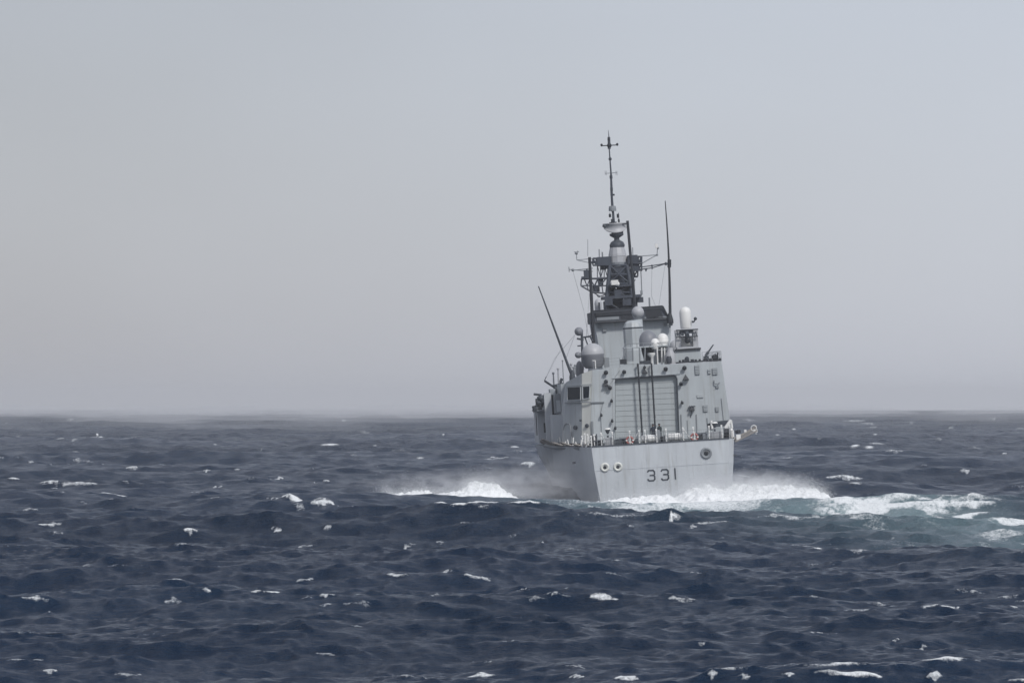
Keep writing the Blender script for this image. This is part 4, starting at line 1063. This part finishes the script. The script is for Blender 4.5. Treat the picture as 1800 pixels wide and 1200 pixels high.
# curved radar reflector, wide bowl with a flat back
b_ = MB()
L2, H2 = 22 * s, 17.5 * s
c = mp2(1082, 401); vs2 = []; fs2 = []
nu, nv = 16, 6
for i in range(nu + 1):
    for j in range(nv + 1):
        u_ = -1 + 2 * i / nu; v_ = j / nv
        zz = H2 * .5 - (v_ * H2) * math.sqrt(max(0, 1 - (abs(u_) ** 2.4) * .92)) * 1.0
        vs2.append((c.x + u_ * L2, c.y - .9 + 1.6 * (u_ ** 2) * .5 + 1.1 * v_ * (1 - v_) , c.z + zz))
for i in range(nu):
    for j in range(nv): fs2.append((i * (nv + 1) + j, (i + 1) * (nv + 1) + j, (i + 1) * (nv + 1) + j + 1, i * (nv + 1) + j + 1))
m0 = len(vs2); vs2 += [(a, b + .35, z) for a, b, z in vs2[:]]; fs2 += [tuple(m0 + k for k in f[::-1]) for f in fs2[:]]
for i in range(nu):
    for j in (0, nv):
        a = i * (nv + 1) + j; b3 = (i + 1) * (nv + 1) + j; fs2.append((a, b3, b3 + m0, a + m0))
b_.add(vs2, fs2, True); b_.build('radar_reflector', M['radome'], mast)
b_ = MB(); b_.bar(mp2(1059.5, 396, -.6), mp2(1065, 399, -.6), .16, 6); b_.box(mp2(1085, 406, .2), (1.2, .8, 1.0)); b_.bar(mp2(1060, 395, -.5), mp2(1104, 393, -.5), .07, 5); b_.build('radar_horn', M['dark'], mast)
# topmast
b_ = MB()
for (a, c, r0, r1) in (((1079, 392), (1077.5, 372), .14, .12), ((1077, 372), (1075.3, 344), .15, .12), ((1075.3, 344), (1074, 305), .14, .10), ((1074, 305), (1070.7, 258), .09, .06), ((1070.9, 262), (1070.3, 241), .16, .14), ((1070.3, 241), (1069.3, 229), .05, .02)):
    b_.bar(mp2(*a), mp2(*c), r0, 8, r1)
b_.build('topmast', M['mast'], mast)
b_ = MB(); b_.lathe(mp2(1076.8, 371), [(6.8 * s, 0), (6.8 * s, 4 * s), (6 * s, 8.5 * s), (3 * s, 9 * s)], 12, smooth=False); b_.build('antenna_pod', M['mid'], mast)
b_ = MB()
for (a, c, r) in (((1072, 376.5), (1072.4, 382), .13), ((1086, 376), (1086.5, 383), .13), ((1087.5, 385), (1088, 391), .1), ((1072, 374), (1072, 379), .04), ((1087, 374), (1088, 388), .03), ((1077, 385), (1077.5, 393), .2), ((1071, 392), (1084, 391), .08)):
    b_.bar(mp2(*a), mp2(*c), r, 6)
b_.build('dipole', M['black'], mast)
b_ = MB(); b_.bar(mp2(1073.2, 342.7), mp2(1080.5, 342.4), .1, 6); b_.bar(mp2(1074, 308.5), mp2(1074.4, 314), .16, 7); b_.bar(mp2(1075, 330), mp2(1075.2, 336), .15, 7)
b_.lathe(mp2(1072.5, 280), [(.05, -.15), (.17, -.05), (.17, .08), (.05, .25)], 8); b_.build('mast_fitting', M['dark'], mast)
b_ = MB(); b_.bar(mp2(1057.5, 256.5), mp2(1085, 255), .055, 6); b_.ball(mp2(1057.5, 255.2), .13, 1.2, 8); b_.ball(mp2(1085, 254), .13, 1.2, 8); b_.lathe(mp2(1071.2, 259.5), [(.05, -.15), (.22, .1), (.28, .22), (.12, .5), (.16, .8), (.13, 1.1)], 10); b_.build('crosstree', M['black'], mast)
b_ = MB(); b_.bar(mp2(1063.5, 305), mp2(1084.5, 303.5), .035, 5)
for px in (1063.5, 1065.5, 1082.5, 1084.5): b_.bar(mp2(px, 300.5), mp2(px + .4, 308), .025, 5)
b_.build('crosstree', M['mid'], mast)
# yards with their antennas and halyards
def yard(pts, m='mast', extra=(), r=.06):
    b = MB()
    for (a, c) in pts: b.bar(mp2(*a), mp2(*c), r, 6)
    for (px, py, rr_) in extra: b.ball(mp2(px, py), rr_, 1, 8)
    b.build('yard', M[m], mast)
yard([((1014, 457), (1042, 454.5)), ((1014, 457), (1042, 463)), ((1014, 457), (1013.3, 444)), ((1009, 443), (1018, 442.5)), ((1010, 446), (1016, 441))], 'mid', ((1013.3, 445, .16),), .04)
yard([((1000, 473.5), (1042, 477)), ((1007, 475), (1042, 471.5)), ((1000, 469), (1000.6, 478))], 'mid', ((1007, 474.5, .16),), .045)
yard([((1128, 450), (1155, 448)), ((1128, 463), (1155, 448)), ((1155, 448), (1156, 434))], 'mid', ((1155, 448, .12), (1156.5, 436, .12)), .045)
yard([((1120, 474), (1146, 471)), ((1146, 471), (1171, 463)), ((1122, 470), (1146, 467)), ((1146, 467), (1171, 463)), ((1146, 466), (1146.5, 473)), ((1134, 472), (1135.5, 477)), ((1137, 472), (1135.5, 477))], 'mast', ((1170.5, 463.5, .17), (1127, 474, .16), (1146, 467, .12)), .055)
b_ = MB(); b_.box(mp2(1154, 432), (.3, .3, .45)); b_.build('wind_sensor', M['white'], mast)
for (a, c, r) in (((1033.3, 450), (1033.2, 421), .03), ((1053.5, 453), (1053.2, 438), .06), ((1059.2, 453), (1058.7, 443), .08), ((1112.6, 450), (1112, 435), .05), ((1074, 440), (1071, 452), .03)):
    b_ = MB(); b_.bar(mp2(*a), mp2(*c), r, 6); b_.build('rod_antenna', M['mid'], mast)
b_ = MB()
for (a, c, dy) in (((1007, 476), (1026, 545), 0), ((1026, 545), (1036, 600), -20), ((1146, 473), (1145, 520), 0), ((1145, 520), (1153, 539), -8), ((1169, 466), (1158, 538), -8), ((1126.5, 477), (1128, 520), 0), ((1036, 516), (1030, 600), -20), ((1010, 590), (994, 632), -22)):
    b_.bar(mp2(*a), mp2(*c, dy), .022, 4)
b_.bar(mp2(1126.5, 474), mp2(1128.2, 514), .06, 5); b_.box(mp2(1127.6, 514), (.25, .25, .4)); b_.bar(mp2(1128, 517), mp2(1125, 525), .07, 5)
b_.build('halyard', M['mid'], mast)
# forward superstructure behind the funnel (bridge and forecastle deckhouse)
b_ = MB(); b_.box((1.4, 80, DZ + 4.2), (7.2, 20, 7.6)); b_.box((1.4, 83, DZ + 9.2), (6, 9, 2.4)); b_.build('bridge_house', M['grey'], ship)
b_ = MB(); b_.box((-.2, 54, DZ + 2.1), (14.0, 16, 4.2)); b_.build('midships_house', M['grey'], ship)

# ---- stern deck fittings
def D(px, y, up=0.0):
    p = P(px, 780, y); return Vector((p.x, y, DZ + up))
def frame(px, lean, y=.4, m='white', h=1.25):
    b = MB(); a = D(px, y); b.bar(a, a + Vector((0, 0, h)), .06, 6); b.bar(a + Vector((0, 0, h)), a + Vector((lean, .5, .05)), .045, 6); b.box(a + Vector((0, 0, h)), (.16, .16, .14))
    b.build('net_stanchion', M[m], ship)
for (px, ln) in ((1057.5, .55), (1077.5, 0.0), (1124.5, -.7), (1135, 0), (1155, 0.0), (1172, 0), (1202, .75), (1248, 0), (1270, .12), (1284, .2), (1108, .1), (1220, 0.1)): frame(px, ln)
for k, px in enumerate((1040, 1034, 1029, 1024, 1045)): frame(px, (-.5, .4, -.3, .3, .2)[k], 3 + 3 * (k % 2) if px < 1040 else .9, 'white', 1.0 + .12 * (k % 3))
rail([D(1050, .3), D(1285, .3)], 1.0, m='mid')
# guard net across the stern: slack wire mesh
b_ = MB()
for k in range(60):
    x0 = D(1050, .3).x; x1 = D(1285, .3).x; xx = x0 + (x1 - x0) * k / 59
    b_.bar((xx, .3, DZ + .05), (xx + .05, .3, DZ + .98), .007, 3)
b_.build('guard_net', M['mid'], ship)
def bollard(px, y):
    b = MB(); a = D(px, y)
    for dx in (-.28, .28): b.lathe(a + Vector((dx, 0, 0)), [(.15, 0), (.14, .45), (.2, .5), (.2, .58), (.05, .62)], 10)
    b.box(a + Vector((0, 0, .06)), (.95, .45, .12)); b.build('bollard', M['dark'], ship)
bollard(1047, 1.2); bollard(1052, 1.0); bollard(1092, 1.3); bollard(1232, 1.3); bollard(1262, 1.4)
# rope reels and winches
def reel(px, y, w, r, m='dark'):
    a = D(px, y, r + .1); b = MB(); b.lathe(a + Vector((-w / 2, 0, 0)), [(r, 0), (r, .06), (r * .7, .07), (r * .7, w - .07), (r, w - .06), (r, w)], 14, (1, 0, 0)); b.box(a + Vector((0, 0, -r)), (w * .8, r, .16)); b.build('mooring_reel', M[m], ship)
reel(1097, 1.6, .8, .32); reel(1234, 1.6, .95, .36); reel(1045.5, 1.6, .5, .55, 'black'); reel(1279, 1.6, .55, .5, 'black'); reel(1166, 1.4, .35, .3, 'black')
b_ = MB(); a = D(1086, 1.4, .3); b_.box(a, (.75, .5, .5)); b_.box(a + Vector((1.5, 0, .0)), (.8, .5, .42)); b_.build('deck_chest', M['dark'], ship)
for (px, py, dark) in ((1068, 757, 1), (1256, 746, 1)):
    b_ = MB(); a = P(px, py, 1.2); b_.lathe(a, [(.30, .12), (.30, .18), (.2, .25)], 14); lp = b_.build('approach_light', M['white'], ship)
    b_ = MB(); b_.lathe(a, [(.08, -.3), (.2, -.02), (.26, .12)], 14); b_.bar(a + Vector((0, 0, -.4)), (a.x, a.y, DZ), .09, 7); b_.box((a.x + .1, a.y, DZ + .55), (.3, .3, .3)); b_.build('light_housing', M['dark'], lp)
for (px, w, h, y, m) in ((1071, .75, .8, 1.0, 'radome'), (1259, .95, .75, 1.0, 'radome'), (1240, .45, .6, 1.2, 'mid')):
    b_ = MB(); a = D(px, y, h / 2); b_.box(a, (w, .6, h)); o_ = b_.build('deck_chest', M[m], ship)
    b_ = MB(); b_.box(a + Vector((0, -.31, .05)), (w * .8, .03, h * .7)); b_.build('chest_lid', M[m], o_)
# davit frame at the starboard quarter
b_ = MB(); b_.bar(P(1285, 738, 3), P(1274, 754, 3), .17, 7); b_.bar(P(1285, 738, 3), P(1287, 752, 3), .1, 7); b_.bar(P(1250, 739, 3), P(1252, 754, 3), .13, 7); b_.bar(P(1276, 756, 3), P(1288, 756, 3), .2, 7); b_.bar(P(1287, 756, 3), P(1289, 775, 3), .16, 7); b_.bar(P(1275, 757, 3), P(1272, 775, 3), .1, 7)
dv_ = b_.build('davit_frame', M['white'], ship)
b_ = MB(); b_.prism([P(1250, 741, 3.4), P(1283, 738, 3.4), P(1278, 749, 3.4), P(1256, 750, 3.4)], (0, .3, 0)); b_.bar(P(1246, 744, 3.4), P(1249, 755, 3.4), .18, 7); b_.box(P(1250, 750, 3.5), (.5, .4, .6)); b_.build('davit_plate', M['dark'], dv_)
b_ = MB(); b_.lathe(P(1279, 765, 2.6), [(.36, 0), (.4, .2), (.36, .4)], 14, (0, -1, 0)); b_.build('davit_winch', M['dark'], dv_)

# folded-out safety nets
def net(pts, y0, y1, name, m, droop=.15):
    """a rigid edge frame with crossing ropes between an inboard and an outboard edge"""
    (a, b, c, d) = pts
    fr = MB()
    for p_, q_ in ((a, b), (b, c), (c, d), (d, a)): fr.bar(p_, q_, .075, 6)
    root = fr.build(name, M[m], ship); n_ = MB()
    for k in range(1, 14):
        f = k / 14; p_ = a.lerp(b, f); q_ = d.lerp(c, f); mid = p_.lerp(q_, .5) - Vector((0, 0, droop)); n_.bar(p_, mid, .03, 4); n_.bar(mid, q_, .03, 4)
    for k in range(1, 7):
        f = k / 7; p_ = a.lerp(d, f); q_ = b.lerp(c, f); dr_ = droop * 4 * f * (1 - f)
        n_.bar(p_ - Vector((0, 0, dr_)), q_ - Vector((0, 0, dr_)), .03, 4)
    n_.build('net', M['rope'], root); return root
net([P(1291, 772, 4), P(1329, 749, 4), P(1329, 751, 16), P(1291, 770, 16)], 0, 0, 'safety_net', 'rope')
net([P(1293, 776, .6), P(1330, 757, .6), P(1328, 752, 3.6), P(1291, 771, 3.6)], 0, 0, 'safety_net', 'rope')
b_ = MB(); b_.torus(P(1325, 752, 2), .26, .04, (0, 1, .2), 14, 6); b_.bar(P(1329, 756, 1.5), P(1329, 763, 1.5), .14, 6, .05); b_.box(P(1310, 757, 2), (.22, .2, .22)); b_.box(P(1328, 757, 1.5), (.35, .3, .3)); b_.box(P(1298, 768, 1), (.4, .4, .5)); b_.build('net_end_fitting', M['white'], ship)
b_ = MB(); b_.add([P(1293, 760, 1.5), P(1300, 759, 1.5), P(1297, 754, 1.5), P(1297, 760, 1.2)], [(0, 1, 2), (0, 3, 1), (1, 3, 2), (0, 2, 3)]); b_.box(P(1297, 758.5, 1.6), (.5, .3, .3)); b_.build('net_stay', M['black'], ship)
# port side nets folded outboard along the flight deck edge, foreshortened
for (y0n, y1n, pa, pb) in ((2, 8, (1038, 788), (1030, 781)), (9, 16, (1027, 787), (1010, 780)), (17, 25, (1008, 786), (990, 778)), (26, 35, (992, 785), (974, 778)), (36, 45, (975, 783), (957, 772))):
    a = Vector((P(pa[0], pa[1], y0n).x, y0n, DZ)); b2 = P(pb[0], pb[1], y0n); c2 = P(pb[0] - 5, pb[1] - 1, y1n); d2 = Vector((P(pa[0] - 6, pa[1], y1n).x, y1n, DZ))
    net([a, b2, c2, d2], 0, 0, 'safety_net', 'rope', .1)
b_ = MB(); b_.bar(P(951, 774, 44), P(959, 780, 44), .2, 7); b_.bar(P(951, 774, 44), P(965, 782, 43), .12, 6); b_.bar(P(960, 780, 43), P(985, 783, 38), .09, 6); b_.build('net_end_fitting', M['rope'], ship)
b_ = MB(); b_.path([P(958, 783, 44), P(975, 786.5, 34), P(1000, 787, 22), P(1020, 788, 10)], .2, 6); b_.build('rubbing_strake', M['mid'], ship)
for k in range(9):
    px = 972 + k * 7; b_ = MB(); y = 40 - k * 4.2; a = P(px, 784, y); b_.bar((a.x, y, DZ), (a.x - .1 + .2 * (k % 2), y, DZ + .45 + .2 * (k % 3)), .06, 5); b_.build('net_stanchion', M['white'], ship)
b_ = MB(); b_.box(P(1003, 776, 31), (.45, .4, .35)); b_.build('deck_chest', M['dark'], ship)

# ---- things resting on the deck: life-raft canisters, lifebuoys
def place(o, loc): o.matrix_world = SHIP @ Matrix.Translation(loc)
def canister(px, py, label):
    r = empty('life_raft_canister'); place(r, P(px, py, .9))
    b = MB(); b.lathe((-.66, 0, 0), [(.22, 0), (.30, .04), (.345, .12), (.345, .62), (.36, .63), (.36, .69), (.345, .70), (.345, 1.2), (.30, 1.28), (.22, 1.32)], 20, (1, 0, 0)); b.build('shell', M['white'], r)
    for dx in (-.35, .35):
        b = MB(); b.torus((dx, 0, 0), .352, .018, (1, 0, 0), 20, 5); b.build('strap', M['radome'], r)
    b = MB()
    for dx in (-.4, .4): b.box((dx, 0, -.40), (.08, .6, .12))
    b.box((0, 0, -.47), (1.1, .5, .05)); b.build('cradle', M['dark'], r)
    tag(r, label, 'life raft canister', 'white canisters on the stern edge')
canister(1140, 770.5, 'white cylindrical canister left of the two dark figures, under the left guide rail')
canister(1186.5, 767.5, 'white cylindrical canister on the stern edge right of the two dark figures')
def buoy(px, py, label):
    r = empty('lifebuoy'); place(r, P(px, py, .2))
    b = MB(); b.torus((0, 0, 0), .30, .095, (0, 1, 0), 24, 10); b.build('ring', M['red'], r)
    for k in range(4):
        a = math.pi / 4 + k * math.pi / 2; b = MB(); b.torus((0, 0, 0), .30, .103, (0, 1, 0), 4, 10, a - .17, a + .17); b.build('band', M['white'], r)
    b = MB(); b.path([(0, -.12, .5), (.03, -.12, .1), (-.02, -.12, -.2), (.1, -.12, -.55)], .045, 5); b.path([(.02, -.12, -.12), (.28, -.12, -.35)], .035, 5); b.build('throw_line', M['white'], r)
    tag(r, label, 'lifebuoy', 'lifebuoys hung on the stern rail')
buoy(1107, 773.5, 'red and white lifebuoy on the stern rail left of the canisters')
buoy(1220.5, 768, 'red and white lifebuoy on the stern rail right of the canisters')

# ---- two figures on the stern
def person(px, y, label, pose, cloth, face):
    r = empty('person'); base = D(px, y, 0.0); r.matrix_world = SHIP @ Matrix.Translation(base) @ Matrix.Rotation(face, 4, 'Z')
    J = {'pelvis': (0, 0, .93, .145), 'waist': (0, 0, 1.08, .13), 'chest': (0, .01, 1.32, .165), 'neck': (0, .0, 1.50, .062), 'head0': (0, .01, 1.58, .07), 'head': (0, .02, 1.68, .098), 'top': (0, .02, 1.75, .07)}
    E = [('pelvis', 'waist'), ('waist', 'chest'), ('chest', 'neck'), ('neck', 'head0'), ('head0', 'head'), ('head', 'top')]
    for s, nm in ((-1, 'l'), (1, 'r')):
        ax, ay, az = pose[nm]
        J.update({'sh' + nm: (s * .19, 0, 1.42, .075), 'el' + nm: (s * .27, .03 + ay * .4, 1.15, .055), 'wr' + nm: (s * (.27 + ax), ay, az, .04), 'hd' + nm: (s * (.27 + ax), ay + .05, az - .06, .042),
                  'hip' + nm: (s * .10, 0, .86, .11), 'kn' + nm: (s * .12, .04, .48, .075), 'an' + nm: (s * .13, 0, .09, .055), 'ft' + nm: (s * .15, .15, .05, .05)})
        E += [('chest', 'sh' + nm), ('sh' + nm, 'el' + nm), ('el' + nm, 'wr' + nm), ('wr' + nm, 'hd' + nm), ('pelvis', 'hip' + nm), ('hip' + nm, 'kn' + nm), ('kn' + nm, 'an' + nm), ('an' + nm, 'ft' + nm)]
        # four fingers and a thumb, each a chain of its own
        hx, hy, hz = s * (.27 + ax), ay + .05, az - .06
        for f in range(4):
            k1, k2 = 'f%s%d' % (nm, f), 'g%s%d' % (nm, f); off = (f - 1.5) * .02; ln = (.045, .055, .05, .04)[f]
            J[k1] = (hx + off, hy + .03, hz - ln * .6, .009); J[k2] = (hx + off, hy + .05, hz - ln * 1.3, .008); E += [('hd' + nm, k1), (k1, k2)]
        J['t' + nm] = (hx - s * .05, hy + .03, hz - .01, .010); E.append(('hd' + nm, 't' + nm))
    names = list(J); me = bpy.data.meshes.new('body'); me.from_pydata([J[k][:3] for k in names], [(names.index(a), names.index(b)) for a, b in E], [])
    o = bpy.data.objects.new('body', me); COL.objects.link(o); o.parent = r
    md = o.modifiers.new('skin', 'SKIN'); md.use_smooth_shade = True
    for k, v in enumerate(me.skin_vertices[0].data):
        rr_ = J[names[k]][3]; v.radius = (rr_ * (1.25 if names[k] in ('chest', 'waist', 'pelvis') else 1), rr_); v.use_root = names[k] == 'pelvis'
    sub = o.modifiers.new('sub', 'SUBSURF'); sub.levels = 1; sub.render_levels = 1
    me.materials.append(M[cloth])
    b = MB(); b.ball((0, .035, 1.665), .092, 1.2, 14); b.ball((0, .13, 1.655), .018, 1.2, 8)
    for s in (-1, 1): b.ball((s * .092, .02, 1.665), .02, 1.4, 8)
    fc = b.build('face', M['skin'], r)
    b = MB()
    for s in (-1, 1): b.ball((s * .035, .122, 1.69), .012, 1, 8)
    b.box((0, .127, 1.615), (.05, .01, .012)); b.build('eyes', M['black'], fc)
    b = MB(); b.dome((0, .02, 1.69), .115, .12, .02, 14); b.box((0, .12, 1.70), (.15, .09, .02)); b.build('cap', M['black'], r)
    tag(r, label, 'person')
person(1149.5, 3.0, 'person in dark navy clothes and cap behind the left white canister', {'l': (.02, .22, 1.05), 'r': (.0, .2, 1.0)}, 'cloth', math.pi)
person(1161, 2.4, 'person in dark grey clothes and cap standing between the two white canisters', {'l': (-.05, .25, 1.1), 'r': (.05, .05, .84)}, 'cloth2', math.pi * .8)
for (px, m, lab) in ((1157.5, 'mid', None),):
    b_ = MB(); a = D(px, 1.6, .55); b_.box(a, (.45, .4, 1.1)); b_.box(a + Vector((0, 0, .6)), (.35, .35, .14)); b_.build('control_stand', M[m], ship)
